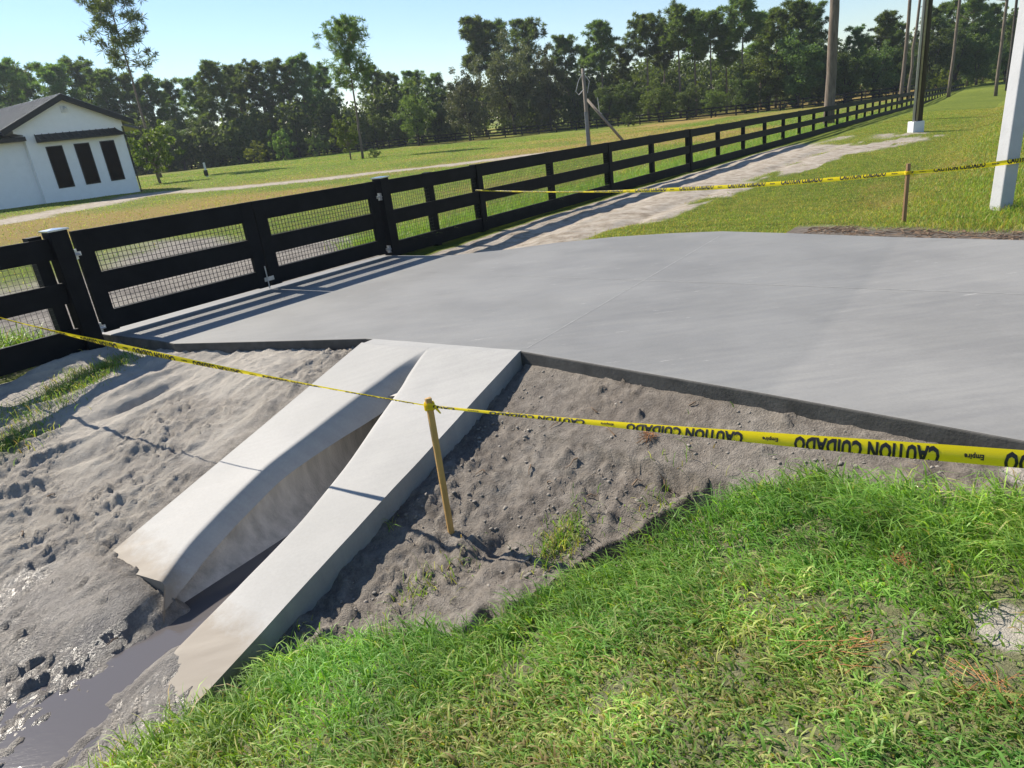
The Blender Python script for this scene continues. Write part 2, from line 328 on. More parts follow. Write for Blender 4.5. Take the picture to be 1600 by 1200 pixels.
rr = N(ns, 'ShaderNodeMapRange'); rr.inputs[3].default_value = .95; rr.inputs[4].default_value = .30; ls.new(s1.outputs[1], rr.inputs[0]); ls.new(rr.outputs[0], p.inputs['Roughness'])
sp = N(ns, 'ShaderNodeMapRange'); sp.inputs[3].default_value = .15; sp.inputs[4].default_value = 1.0; ls.new(s1.outputs[1], sp.inputs[0]); ls.new(sp.outputs[0], p.inputs['Specular IOR Level'])
b = ns.new('ShaderNodeBump'); b.inputs['Strength'].default_value = .7; b.inputs['Distance'].default_value = .03
ad = N(ns, 'ShaderNodeMath', operation='ADD'); ls.new(nB.outputs[0], ad.inputs[0]); ls.new(nC.outputs[0], ad.inputs[1]); ls.new(ad.outputs[0], b.inputs['Height'])
b2 = ns.new('ShaderNodeBump'); b2.inputs['Distance'].default_value = .10; ls.new(s1.outputs[0], b2.inputs['Strength']); nG = noise(ns, ls, 9, 6, .75, v); ls.new(nG.outputs[0], b2.inputs['Height']); ls.new(b.outputs[0], b2.inputs['Normal'])
ls.new(b2.outputs[0], p.inputs['Normal'])
# muddy water
m, nt, ns, ls, p = mat('muddy_water'); p.inputs['Base Color'].default_value = (.11, .10, .10, 1); p.inputs['Roughness'].default_value = .05; p.inputs['Specular IOR Level'].default_value = .5
b = ns.new('ShaderNodeBump'); b.inputs['Strength'].default_value = .18; b.inputs['Distance'].default_value = .003; n = noise(ns, ls, 5, 5, .6, coords(ns, ls, (2, 9, 1), -math.atan2(.8, .6))); ls.new(n.outputs[0], b.inputs['Height']); ls.new(b.outputs[0], p.inputs['Normal']); M['water'] = m

# ------------------------------------------------------------------ ground sheet
def lines(a, b, step, lo, hi, g):
    core = list(np.arange(a, b + step / 2, step)); up = []; x = core[-1]; s = step
    while x < hi: s = min(s * g, max(step, abs(x - b) * .09 + s * .2) if False else s * g); x += s; up.append(x)
    dn = []; x = core[0]; s = step
    while x > lo: s *= g; x -= s; dn.append(x)
    return np.array(dn[::-1] + core + up)
UL = lines(.25, 4.1, .017, -60, 420, 1.035); VL = lines(-7.4, .75, .017, -420, 160, 1.04)
UG, VG = np.meshgrid(UL, VL, indexing='ij')
Z = macro_z(UG, VG)
dslab = sdf_poly(UG, VG, SLAB)
ge = grass_edge(UG, VG)                                    # >0 on the grass bank
fore = (VG > -2.95) & (UG < 4.2)
grass_fore = np.where(fore, sst(-.03, .05, ge), 0)
nearsoil = sst(5, 4, UG) * sst(-7.75, -7.5, VG) * (1 - grass_fore)
# soil relief: clods, tracks and furrows
lump = fbm(UG * 5, VG * 5, 5, 1, .55) * .03 + ridged(UG * 3.2, VG * 4.5, 4, 2) * .012
fine = fbm(UG * 22, VG * 22, 3, 3, .75) * .014 + np.maximum(fbm(UG * 9, VG * 9, 3, 55, .7), -.1) * .022
rough_patch = sst(-.1, .35, fbm(UG * 1.1, VG * 1.1, 3, 11))
left = sst(-4.2, -4.5, VG)
rough_patch = np.where(VG > -2.8, .65 + .75 * sst(-.3, .3, fbm(UG * 2.2, VG * 2.2, 3, 13)), rough_patch)
wu_ = UG + .06 * fbm(UG * 9, VG * 9, 3, 301, .7); wv_ = VG + .06 * fbm(UG * 9, VG * 9, 3, 302, .7); clod = (np.maximum(ridged(wu_ * 7, wv_ * 9, 4, 8), 0) * .020 * sst(-.2, .3, fbm(UG * 2.3, VG * 2.3, 2, 303)) + np.maximum(fbm(UG * 20, VG * 20, 3, 28, .7) - .05, 0) * .045) * rough_patch
furrow = np.maximum(ridged(UG * 1.3 + .5 * fbm(UG * 2, VG * 2, 2, 501), VG * 3.0 - UG * .9, 3, 502), 0) ** 1.5 * .05 * sst(-4.2, -4.6, VG)
dirt = furrow + lump * (.6 + .4 * rough_patch) + fine * (.4 + .9 * rough_patch) + clod
# a scraped footprint hollow and a broken crust left of the culvert
def gau(u0, v0, su, sv, a=0):
    du = UG - u0; dv = VG - v0; c, s = cos(a), sin(a); x = du * c + dv * s; y = -du * s + dv * c
    return np.exp(-(x / su)**2 - (y / sv)**2)
def px_gau(px, py, su, sv, a=0):
    u, v, z = onground(px, py); return gau(u, v, su, sv, a)
dirt = dirt - .10 * px_gau(215, 625, .30, .07, .25) - .06 * px_gau(150, 710, .25, .07, .6) + .05 * px_gau(225, 600, .3, .05, .3)
dirt = dirt - .09 * px_gau(1062, 750, .09, .06) + .05 * px_gau(1015, 705, .07, .05) - .07 * px_gau(780, 850, .10, .08) - .05 * px_gau(1215, 735, .15, .06)
Z = Z + dirt * nearsoil
# mud: stretched ripples running down the ditch
mud = sst(1.5, 1.05, UG) * sst(-5.0, -4.35, VG + fbm(UG * 3, VG * 3, 2, 31) * .25) * sst(-2.5, -2.75, VG) * (1 - grass_fore)
mu_, mv_ = UG + .15 * fbm(UG * 3, VG * 3, 2, 18), VG + .10 * fbm(UG * 3, VG * 3, 2, 19); mudr = (ridged(mu_ * 6 + mv_ * 3, mv_ * 15 - mu_ * 3, 4, 14) * .030 + fbm(mu_ * 14, mv_ * 26, 3, 15, .7) * .030)
Z = Z - dirt * nearsoil * mud + mudr * mud
chan = np.exp(-((VG + 3.35 - .10 * np.sin(UG * 3)) / .20)**2) * sst(1.6, 1.2, UG); Z = Z - .030 * chan
# undercut gully along the edge of the grass
gact = sst(.30, .52, vnoise(UG * 1.9 + 4, VG * 1.9, 44)) * fore * sst(-2.2, -1.95, VG) * sst(-.35, -.65, VG); gn_ = ge + .05 * fbm(UG * 7, VG * 7, 3, 45)
gully = (sst(-.20, -.17, gn_) * (1 - sst(-.05, .03, ge)) + .15 * np.exp(-((gn_ + .22) / .04)**2) * -1) * gact
Z = Z - .17 * gully; Z = Z + grass_fore * (fbm(UG * 3, VG * 3, 3, 9) * .035)
# field and verge relief
far = 1 - sst(5, 4, UG) * sst(-8, -7.6, VG); Z = Z + far * fbm(UG * .7, VG * .7, 3, 17) * .03
berm = px_gau(100, 575, .5, .10, .0); Z = Z + .10 * berm
# the track: two ruts
def track_mask(u, v):
    e = np.interp(u, [7, 12, 18, 24, 28], [-4.9, -4.6, -4.0, -3.3, -2.6]); return sst(-7.5, -7.1, v) * sst(.35, -.35, v - e + fbm(u * .5, v * .5, 4, 61) * 1.1) * sst(7, 7.4, u) * (1 - .6 * sst(.15, .35, fbm(u * 1.1, v * 1.6, 4, 67)) * sst(-5.4, -4.4, v)) * sst(31, 27, u + fbm(u * .3, v * .6, 2, 66) * 4)
track = track_mask(UG, VG)
Z = Z + track * (-.05 * np.exp(-((VG + 6.3) / .22)**2) - .05 * np.exp(-((VG + 5.0) / .22)**2) + fbm(UG * 3, VG * 3, 4, 63) * .03)
# sit below slab and culvert
under = sst(.10, -.02, dslab + .06); Z = np.where(dslab < 0.02, np.minimum(Z, slabz(UG, VG) - .02 - .07 * sst(.0, -.03, dslab)), Z); Z = np.where(dslab < -.14, slabz(UG, VG) - .22, Z)
cul = (VG > -4.13) & (VG < -2.80) & (UG < 3.85) & (((VG < -3.55) & (UG > 1.43)) | ((VG >= -3.55) & (UG > 1.27)))
pipe_in = cul & (VG > -3.70) & (VG < -3.12)
Z = np.where(cul & ~pipe_in, -.85, Z); Z = np.where(pipe_in, -.578 + .004 * fbm(UG * 5, VG * 20, 2, 5), Z)
endl = sst(.70, 1.20, UG) * sst(-4.5, -4.28, VG) * ((UG < 1.40) | ((VG > -3.66) & (UG < 1.50))) * (VG < -3.2) * np.where(UG > 1.40, sst(1.50, 1.42, UG), 1)
tgt = pipe_s(np.clip(UG, 1.15, 1.5)) + np.interp(VG, [-4.2, -3.8, -3.66, -3.58, -3.50, -3.42], [.006, .004, -.04, -.11, -.17, -.22]) + np.interp(UG, [1.2, 1.34, 1.40], [.012, .012, -.015]) + .003 * fbm(UG * 9, VG * 9, 3, 12, .6)
Z = np.where(endl > 0, np.maximum(Z, Z * (1 - endl) + endl * tgt), Z)
endr = sst(.8, 1.0, UG) * sst(1.35, 1.15, UG) * sst(-3.30, -3.10, VG) * sst(-2.85, -3.05, VG); Z = np.maximum(Z, Z * (1 - endr) + endr * (pipe_s(UG) + .003 + .003 * fbm(UG * 8, VG * 8, 3, 12)))
toe = (dslab > -.14) & (dslab < .5) & (UG < 4.2) & (VG > -2.7); Z = np.where(toe, np.maximum(Z, slabz(UG, VG) - .080 - np.abs(dslab) * .40 - .012 * vnoise(UG * 15, VG * 15, 4)), Z)
near_edge = (VG > -2.80) & (VG < -2.66) & (UG > 1.1) & (UG < 3.75); Z = np.where(near_edge, np.minimum(Z, pipe_s(UG) - .12), Z)
left_edge = (VG > -4.30) & (VG <= -4.13) & (UG > 1.45) & (UG < 3.8); Z = np.where(left_edge, np.minimum(Z, pipe_s(UG) - .015), Z)
# masks
g_left = np.clip(px_gau(130, 590, .55, .13, -.1) * 1.2 + px_gau(10, 700, .25, .2) + px_gau(60, 500, 1.2, .15) * .0, 0, 1) * (fbm(UG * 4, VG * 4, 3, 71) > -.05)
field = sst(-7.6, -7.9, VG)
yard = field * sst(9.3, 8.2, UG + fbm(UG * .5, VG * .5, 3, 72) * 2.0) * sst(-17, -13.5, VG + fbm(UG * .4, VG * .4, 3, 73) * 3)
gr = np.maximum(grass_fore * (.05 + .30 * (fbm(UG * 1.5, VG * 1.5, 3, 74) > -.35)), g_left * .8)
gr = np.where(UG > 5.5, sst(.1, .5, 1 - track), gr); gr = np.where((VG < -7.6), 1 - yard, gr); gr = np.where((UG < .2) & (VG > -2.8), 1, gr)
gr = np.where(VG > 4.2, 1, gr)
mul = sst(.9, .45, dslab + fbm(UG * 1.2, VG * 1.2, 3, 75) * .35) * (UG > 5.5) * (VG > -2.2) * (VG < 4); gr = gr * (1 - mul); mul = np.maximum(mul, grass_fore * .8); mul = np.maximum(mul, nearsoil * sst(-2.8, -2.6, VG) * (.48 + .35 * fbm(UG * 2, VG * 2, 3, 401)))
drypatch = field * np.clip(sst(-.05, .35, fbm(UG * .11, VG * .11, 4, 76)) + sst(-13, -9, VG - 0) * 0, 0, 1)
dryband = field * sst(-9, -12, VG) * sst(-44, -30, VG) * sst(-.25, .25, fbm(UG * .07, VG * .12, 4, 77)) ; drypatch = np.clip(drypatch * .5 + dryband * .95, 0, 1)
sw = (UG > 9) & (VG > -7.6); drypatch = np.where(sw, .75 * np.exp(-((VG + 1.5 + fbm(UG * .3, VG * .3, 2, 79)) / .45)**2) * sst(-.1, .3, fbm(UG * .6, VG * .6, 3, 78)) * sst(22, 16, UG), drypatch)
# pale track across the field and along the house
path = np.zeros_like(UG); PP = [onground(*q)[:2] for q in ((-260, 372), (0, 347), (120, 326), (225, 304), (330, 296), (450, 285), (600, 269), (720, 256), (860, 238))]
for (a, b_), (c_, d_) in zip(PP[:-1], PP[1:]):
    ex, ey = c_ - a, d_ - b_; t = np.clip(((UG - a) * ex + (VG - b_) * ey) / (ex * ex + ey * ey), 0, 1)
    path = np.maximum(path, sst(2.0, 1.1, np.hypot(UG - a - ex * t, VG - b_ - ey * t) + fbm(UG * .4, VG * .4, 3, 80) * .9))
gr = gr * (1 - path); pth = np.clip(np.maximum(path, track), 0, 1)
sandm = nearsoil * (.55 + .45 * sst(.1, -.2, fbm(UG * 1.1, VG * 1.1, 3, 11))) * left * .8
wet = np.clip(mud * (.85 + .5 * fbm(UG * 2.5, VG * 7, 3, 81)), 0, 1); wet = np.where(pipe_in, .8, wet); sandm = sandm * (1 - mud)
for (px, py, rad, am) in ((1580, 985, .12, .9), (1600, 742, .09, .8)):
    g__ = am * sst(.3, .6, px_gau(px, py, rad, rad) + .2 * fbm(UG * 8, VG * 8, 3, 88)); sandm = np.maximum(sandm, g__); mul = mul * (1 - g__); gr = gr * (1 - g__)
z0 = np.zeros_like(UG); o1 = np.ones_like(UG)
mask = np.stack([np.clip(gr, 0, 1), wet, np.clip(sandm, 0, 1), o1], -1).reshape(-1, 4)
mask2 = np.stack([np.clip(drypatch, 0, 1), pth, np.clip(mul, 0, 1), o1], -1).reshape(-1, 4)
nu, nv = UG.shape; X, Y = xy(UG, VG); idx = np.arange(nu * nv).reshape(nu, nv)
q = np.stack([idx[:-1, :-1], idx[1:, :-1], idx[1:, 1:], idx[:-1, 1:]], -1).reshape(-1, 4)[:, ::-1]
gnd = mesh_np('ground', np.stack([X, Y, Z], -1).reshape(-1, 3), quads=q, mat=M['ground'], smooth=True, attrs={'mask': mask, 'mask2': mask2}); tag(gnd, kind='structure')
def surf(u, v):                      # height of the finished ground sheet (nearest grid vertex, bilinear)
    u = np.asarray(u, float); v = np.asarray(v, float)
    i = np.clip(np.searchsorted(UL, u) - 1, 0, nu - 2); j = np.clip(np.searchsorted(VL, v) - 1, 0, nv - 2)
    fu = np.clip((u - UL[i]) / (UL[i + 1] - UL[i]), 0, 1); fv = np.clip((v - VL[j]) / (VL[j + 1] - VL[j]), 0, 1)
    return (Z[i, j] * (1 - fu) + Z[i + 1, j] * fu) * (1 - fv) + (Z[i, j + 1] * (1 - fu) + Z[i + 1, j + 1] * fu) * fv
# the road beyond the picture's right edge
rb = MB(); us = np.arange(-55, 201, 5.0)
for a, b_ in zip(us[:-1], us[1:]):
    za, zb = ground_z(a, 8.5) + .012, ground_z(b_, 8.5) + .012
    rb.add([W(a, 7.6, za), W(b_, 7.6, zb), W(b_, 13.5, zb), W(a, 13.5, za)], [(0, 3, 2, 1)])
tag(rb.build('road', M['asphalt']), kind='structure')
wv = []; wu = np.linspace(.0, 3.4, 60)
WV = [[W(u, -3.36 - (.34 if u > 1.45 else .62), -.569 if u > 1.3 else -.569 - .026 * (1.3 - u)), W(u, -3.36 + (.24 if u > 1.25 else .36), -.569 if u > 1.3 else -.569 - .026 * (1.3 - u))] for u in wu]
tag(mesh_np('water', [p_ for a in WV for p_ in a], faces=[(2 * i, 2 * i + 1, 2 * i + 3, 2 * i + 2) for i in range(59)], mat=M['water']), kind='structure')

# ------------------------------------------------------------------ driveway slab
def in_poly(u, v, poly): return sdf_poly(np.array([u]), np.array([v]), poly)[0] < 0
drive = tag(empty('driveway', W(6, -3, 0)), kind='structure'); drive.location = (0, 0, 0)
import bmesh
bm = bmesh.new(); top = [bm.verts.new(W(u, v, slabz(u, v))) for u, v in SLAB]; ftop = bm.faces.new(top)
if ftop.normal.z < 0 or ftop.calc_area() is None: pass
bm.normal_update()
if ftop.normal.z < 0: bmesh.ops.reverse_faces(bm, faces=[ftop])
r_ = bmesh.ops.extrude_face_region(bm, geom=[ftop]); vs_ = [g for g in r_['geom'] if isinstance(g, bmesh.types.BMVert)]
# extruded copy becomes the top, the original drops
for v_ in top: v_.co.z -= .108
bmesh.ops.reverse_faces(bm, faces=[ftop]); bm.normal_update(); bmesh.ops.recalc_face_normals(bm, faces=bm.faces)
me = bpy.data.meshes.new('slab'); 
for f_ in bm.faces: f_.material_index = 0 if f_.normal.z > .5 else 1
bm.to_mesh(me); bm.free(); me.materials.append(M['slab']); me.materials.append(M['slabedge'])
slab = bpy.data.objects.new('concrete_slab', me); col.objects.link(slab); slab.parent = drive
mod = slab.modifiers.new('bevel', 'BEVEL'); mod.width = .012; mod.segments = 3; mod.limit_method = 'ANGLE'; mod.angle_limit = radians(50)
# tooled joints: thin chalky lines
def joint(a, b_, w=.005, up=.0015):
    (u0, v0), (u1, v1) = a, b_; L = math.hypot(u1 - u0, v1 - v0); nx, ny = -(v1 - v0) / L * w, (u1 - u0) / L * w
    P = [(u0 - nx, v0 - ny), (u1 - nx, v1 - ny), (u1 + nx, v1 + ny), (u0 + nx, v0 + ny)]
    V = [W(u, v, slabz(u, v) + up) for u, v in P]; o = mesh_np('control_joint', V, faces=[(0, 1, 2, 3)], mat=M['joint'], parent=drive)
joint((3.85, -2.72), (8.4, -2.90)); joint((6.20, -4.6), (5.64, .12)); joint((5.64, .12), (5.2, 3.3)); joint((5.42, -7.75), (5.3, -6.49)); joint((6.45, -7.4), (6.3, -5.2), .004)
# ------------------------------------------------------------------ culvert end: sloping apron with the mitred pipe mouth
culv = tag(empty('culvert_end'), 'pale concrete culvert apron sloping down into the muddy ditch with long pipe opening', 'culvert')
RU = [1.0, 1.23, 1.35, 1.46, 1.66, 1.96, 2.33, 2.63, 3.07, 3.40, 3.62, 3.74]
RL = [-3.50, -3.56, -3.60, -3.64, -3.71, -3.76, -3.78, -3.74, -3.67, -3.61, -3.54, -3.50]
QU = [1.0, 1.23, 1.59, 2.0, 2.46, 2.96, 3.2, 3.49, 3.7, 3.74]
QR = [-3.08, -3.09, -3.09, -3.10, -3.17, -3.30, -3.36, -3.45, -3.49, -3.50]
def smooth_interp(x, xs, ys): return (np.interp(x - .08, xs, ys) + 2 * np.interp(x, xs, ys) + np.interp(x + .08, xs, ys)) / 4
rows = []; nrow = 170; NL, NF, NM, NR = 16, 9, 5, 16
for tt in np.linspace(0, 1, nrow):
    row = []
    def uu_at(v): u0 = np.interp(v, [-4.2, -3.6, -3.3, -2.73], [1.355, 1.42, 1.06, .98]); return u0 + (3.80 - u0) * tt
    ua = uu_at(-3.4); L_ = float(smooth_interp(uu_at(-3.7), RU, RL)); R_ = float(smooth_interp(uu_at(-3.2), QU, QR))
    half = (R_ - L_) / 2; fw = min(.085 + .045 * float(sst(2.2, 3.3, ua)), max(half * .96, .001)); fr_ = min(.05 + .04 * float(sst(2.2, 3.3, ua)), max(half * .9, .001)); closing = float(sst(3.74, 3.30, ua)); dp = (1.25 * fw) * closing
    deep = dp + .14 * float(sst(3.55, 3.18, ua)) * closing
    for k in range(NL): row.append((-4.2 + (L_ + 4.2) * k / NL, 0))
    for k in range(NF + 1): q_ = k / NF; row.append((L_ + fw * q_, dp * (q_ ** 1.25)))
    c0, c1 = L_ + fw, R_ - fr_
    for k in range(1, NM): row.append((c0 + (c1 - c0) * k / NM, deep if half > .02 else 0))
    for k in range(NF, -1, -1): q_ = k / NF; row.append((R_ - fr_ * q_, (dp * (1 - math.sqrt(max(0, 1 - q_ * q_))))))
    for k in range(1, NR + 1): row.append((R_ + (-2.73 - R_) * k / NR, 0))
    out = []
    for v_, de in row:
        u_ = uu_at(v_); z_ = pipe_s(u_)
        if u_ > 3.68: z_ = min(z_, slabz(u_, v_) + .001)
        out.append((u_, v_, z_ - de + float(fbm(u_ * 3, v_ * 3, 2, 90)) * .004))
    rows.append(out)
RA = np.array(rows); nc = RA.shape[1]; au = np.arange(nrow); av = np.arange(nc)
XA, YA = xy(RA[:, :, 0], RA[:, :, 1]); VA = np.stack([XA, YA, RA[:, :, 2]], -1).reshape(-1, 3)
qa = np.arange(nrow * nc).reshape(nrow, nc); fa = np.stack([qa[:-1, :-1], qa[1:, :-1], qa[1:, 1:], qa[:-1, 1:]], -1)
keep = np.ones(fa.shape[:2], bool); m0 = NL + NF; keep[:, m0:m0 + NM] = RA[:-1, m0:m0 + NM, 0] > 3.19
# thick outer skirts
ring = [(i, 0) for i in range(len(au))] + [(len(au) - 1, j) for j in range(1, len(av))] + [(i, len(av) - 1) for i in range(len(au) - 2, -1, -1)] + [(0, j) for j in range(len(av) - 2, 0, -1)]
ri = np.array([qa[i, j] for i, j in ring]); base = len(VA); low = VA[ri].copy(); low[:, 2] -= .42; VA = np.vstack([VA, low]); k_ = len(ri)
sk = np.stack([ri, np.roll(ri, -1), base + np.roll(np.arange(k_), -1), base + np.arange(k_)], -1)[:, ::-1]
apron = mesh_np('apron', VA, quads=np.vstack([fa[keep].reshape(-1, 4)[:, ::-1], sk]), mat=M['apron'], parent=culv, smooth=True)
me = apron.data; me.set_sharp_from_angle(angle=radians(50))
pu = np.concatenate([np.linspace(1.46, 3.3, 60), np.linspace(3.4, 9, 20)]); pa = np.linspace(0, 2 * pi, 61)[:-1]
PV = []; 
for u in pu:
    for a in pa: PV.append(W(u, -3.43 + .335 * cos(a), -.30 + .31 * sin(a)))
PF = []
for i in range(len(pu) - 1):
    lim = pipe_s(pu[i]) - .10 if pu[i] < 3.22 else 9
    for k in range(60):
        zz = -.30 + .31 * max(sin(pa[k]), sin(pa[(k + 1) % 60]))
        if zz < lim: PF.append((i * 60 + k, i * 60 + (k + 1) % 60, (i + 1) * 60 + (k + 1) % 60, (i + 1) * 60 + k))
mesh_np('pipe', PV, faces=PF, mat=M['pipe'], parent=culv, smooth=True)

# ------------------------------------------------------------------ fences
FV = -7.63
def board(mb, u0, u1, off_hi, off_lo, v0=FV - .02, v1=FV + .018, topf=fence_top):
    mb.uvbox(u0, u1, v0, v1, topf(u0) - off_lo, topf(u0) - off_hi, topf(u1) - off_lo, topf(u1) - off_hi)
BO = [(0.0, .205), (.435, .64), (.90, 1.115)]
def wire(mb, u0, u1, z0f, z1f, v, step=.05, r=.0022):
    for u in np.arange(u0, u1, step): mb.uvbox(u - r, u + r, v - r, v + r, z0f(u), z1f(u))
    n = int((z1f(u0) - z0f(u0)) / step)
    for k in range(1, n + 1):
        zf = lambda u: z0f(u) + k * step
        mb.uvbox(u0, u1, v - r, v + r, zf(u0) - r, zf(u0) + r, zf(u1) - r, zf(u1) + r)
fence = tag(empty('board_fence', W(7.7, FV, 0)), 'long black three board fence running along the sandy track to the far woods', 'fence'); fence.location = (0, 0, 0)
posts = [8.73] + [9.95 + 2.44 * k for k in range(0, 45)]
for u in posts:
    m_ = MB(); zt = fence_top(u); m_.uvbox(u - .055, u + .055, FV - .13, FV - .021, zt - 1.35, zt + (.0)); m_.build('post', M['black'], fence)
bu = [7.75, 9.95] + [9.95 + 4.88 * k for k in range(1, 23)]
rs = np.random.default_rng(5)
for a, b_ in zip(bu[:-1], bu[1:]):
    for hi, lo in BO:
        m_ = MB(); j = rs.uniform(-.008, .008); board(m_, a + .004, b_ - .004, hi + j, lo + j); m_.build('rail', M['black'], fence)
for a in (9.95, 14.83, 19.71):
    for du in (0,):
        m_ = MB(); board(m_, a - .07, a + .07, -.0, 1.12, FV + .019, FV + .036); m_.build('batten', M['black'], fence)
m_ = MB(); wire(m_, 7.8, 14.8, lambda u: fence_top(u) - 1.0, lambda u: fence_top(u) - .05, FV - .026, .05, .0014); m_.build('wire_mesh', M['blackmetal'], fence)
# short run of fence left of the gate
lf = tag(empty('board_fence'), 'short black board fence left of the gate with weeds growing behind it', 'fence')
for u in (2.96, .55, -1.9):
    m_ = MB(); zt = fence_top(u); m_.uvbox(u - .06, u + .06, FV - .14, FV - .021, zt - 1.35, zt); m_.build('post', M['black'], lf)
for a, b_ in ((.55, 3.10), (-1.95, .54)):
    for hi, lo in BO: m_ = MB(); board(m_, a + .003, b_, hi + .03, lo + .03 + (.03 if lo > 1 else 0)); m_.build('rail', M['black'], lf)
m_ = MB(); wire(m_, -1.9, 2.9, lambda u: fence_top(u) - 1.0, lambda u: fence_top(u) - .05, FV - .026, .05, .0014); m_.build('wire_mesh', M['blackmetal'], lf)
# gate posts
def gate_post(u, label, side):
    g = tag(empty('gate_post', W(u, FV, slabz(u, FV))), label, 'gate post', 'posts the gate hangs on'); zt = fence_top(u) - slabz(u, FV)
    R = Matrix.Rotation(math.atan2(.8, .6), 4, 'Z'); g.rotation_euler = (0, 0, math.atan2(.8, .6))
    m_ = MB(); m_.box(-.085, .085, -.085, .085, -.3, zt + .03); m_.build('post', M['black'], g, bevel=.006)
    m_ = MB(); m_.box(-.10, .10, -.10, .10, zt + .0305, zt + .045); m_.add([(-.10, -.10, zt + .0455), (.10, -.10, zt + .0455), (.10, .10, zt + .0455), (-.10, .10, zt + .0455), (0, 0, zt + .058)], [(0, 1, 4), (1, 2, 4), (2, 3, 4), (3, 0, 4)]); m_.build('post_cap', M['cap'], g)
    for z in (zt - .22, .10):
        m_ = MB(); s = side; m_.box(*sorted((s * .086, s * .097)), -.06, .02, z - .05, z + .05); m_.tube([(s * .115, -.03, z - .05), (s * .115, -.03, z + .05)], .014); m_.box(*sorted((s * .097, s * .16)), -.038, -.022, z - .02, z + .02)
        m_.tube([(s * .09, -.06, z), (s * .135, -.075, z)], .012)
        m_.build('hinge', M['galv'], g)
    return g
gate_post(3.14, 'black square gate post with metal cap at the left end of the gate', 1)
gate_post(7.62, 'black square gate post between the gate and the long fence', -1)
def leaf(u0, u1, label, hinge_left):
    g = tag(empty('gate_leaf', (0, 0, 0)), label, 'gate', 'two leaves of the driveway gate')
    tf = lambda u: fence_top(u) + .0; v0, v1 = FV - .03, FV + .02; H = 1.03
    for hi, lo, nm in ((0, .225, 'rail'), (.435, .65, 'rail'), (.83, H, 'rail')):
        m_ = MB(); m_.uvbox(u0 + .16, u1 - .16, v0, v1, tf(u0 + .16) - lo, tf(u0 + .16) - hi, tf(u1 - .16) - lo, tf(u1 - .16) - hi); m_.build(nm, M['black'], g)
    for a in (u0, u1 - .158): m_ = MB(); m_.uvbox(a, a + .158, v0, v1 + .002, tf(a) - H - .01, tf(a) + .002, tf(a + .158) - H - .01, tf(a + .158) + .002); m_.build('stile', M['black'], g)
    m_ = MB(); wire(m_, u0 + .05, u1 - .05, lambda u: tf(u) - H + .05, lambda u: tf(u) - .04, v0 - .005, .05, .0024); m_.build('wire_mesh', M['blackmetal'], g)
    m_ = MB()
    for off in (.0, .435, .83): m_.uvbox(u0 + .02, u1 - .02, v0 - .045, v0 - .012, tf(u0) - off - .05, tf(u0) - off - .02, tf(u1) - off - .05, tf(u1) - off - .02)
    m_.build('back_frame', M['blackmetal'], g)
    return g
leaf(3.28, 5.375, 'left black gate leaf with wire mesh between its boards, nearer leaf', True)
rl = leaf(5.395, 7.49, 'right black gate leaf with wire mesh, beside the long fence', False)
m_ = MB(); zb = fence_top(5.36) - 1.03; m_.tube([W(5.34, FV + .035, zb - .03), W(5.34, FV + .035, zb + .25)], .008); m_.uvbox(5.30, 5.44, FV + .022, FV + .032, zb + .06, zb + .11)
m_.build('drop_bolt', M['galv'], rl)

# far paddock fence in front of the woods
ff = tag(empty('board_fence'), 'distant dark paddock fence crossing the foot of the woods', 'fence')
FP = [at(px, Yd) for px, Yd in ((300, 122), (420, 118), (560, 113), (740, 105), (870, 98), (1000, 92), (1150, 88), (1290, 85), (1400, 88), (1470, 96))]
pts = []
for A, B in zip(FP[:-1], FP[1:]):
    L = math.hypot(B[0] - A[0], B[1] - A[1]); n = max(1, round(L / 2.6))
    for k in range(n): t = k / n; x = A[0] + (B[0] - A[0]) * t; y = A[1] + (B[1] - A[1]) * t; pts.append((x, y))
pz = []
for x, y in pts:
    u, v = uvof(x, y); pz.append(float(surf(u, v)))
pz = np.convolve(np.pad(pz, 2, mode='edge'), np.ones(5) / 5, 'valid')
for i, (x, y) in enumerate(pts):
    m_ = MB(); m_.box(x - .07, x + .07, y - .07, y + .07, pz[i] - .3, pz[i] + 1.15); m_.build('post', M['black'], ff)
for i in range(0, len(pts) - 2, 2):
    m_ = MB()
    for hh in (.25, .62, 1.0):
        for j in (i, i + 1):
            (x0, y0), (x1, y1) = pts[j], pts[j + 1]
            m_.hexa([(x0, y0 - .10, pz[j] + hh), (x1, y1 - .10, pz[j + 1] + hh), (x1, y1 - .07, pz[j + 1] + hh), (x0, y0 - .07, pz[j] + hh), (x0, y0 - .10, pz[j] + hh + .15), (x1, y1 - .10, pz[j + 1] + hh + .15), (x1, y1 - .07, pz[j + 1] + hh + .15), (x0, y0 - .07, pz[j] + hh + .15)])
    m_.build('rails', M['black'], ff)

# ------------------------------------------------------------------ house
def hit_z(px, py, z): d = ray(px, py); t = (z - EYE) / d[2]; return d[0] * t, d[1] * t
HZ = -.25
A = hit_z(75, 324, HZ); d = ray(1657, 67); hang = math.atan2(d[1], d[0])
Lw = min(np.linspace(3, 12, 900), key=lambda L: abs(proj((A[0] + L * cos(hang), A[1] + L * sin(hang), HZ))[0] - 220))
house = tag(empty('house', (A[0], A[1], HZ), hang), 'white stucco house with black metal roof, gable end and three tall dark windows', 'house')
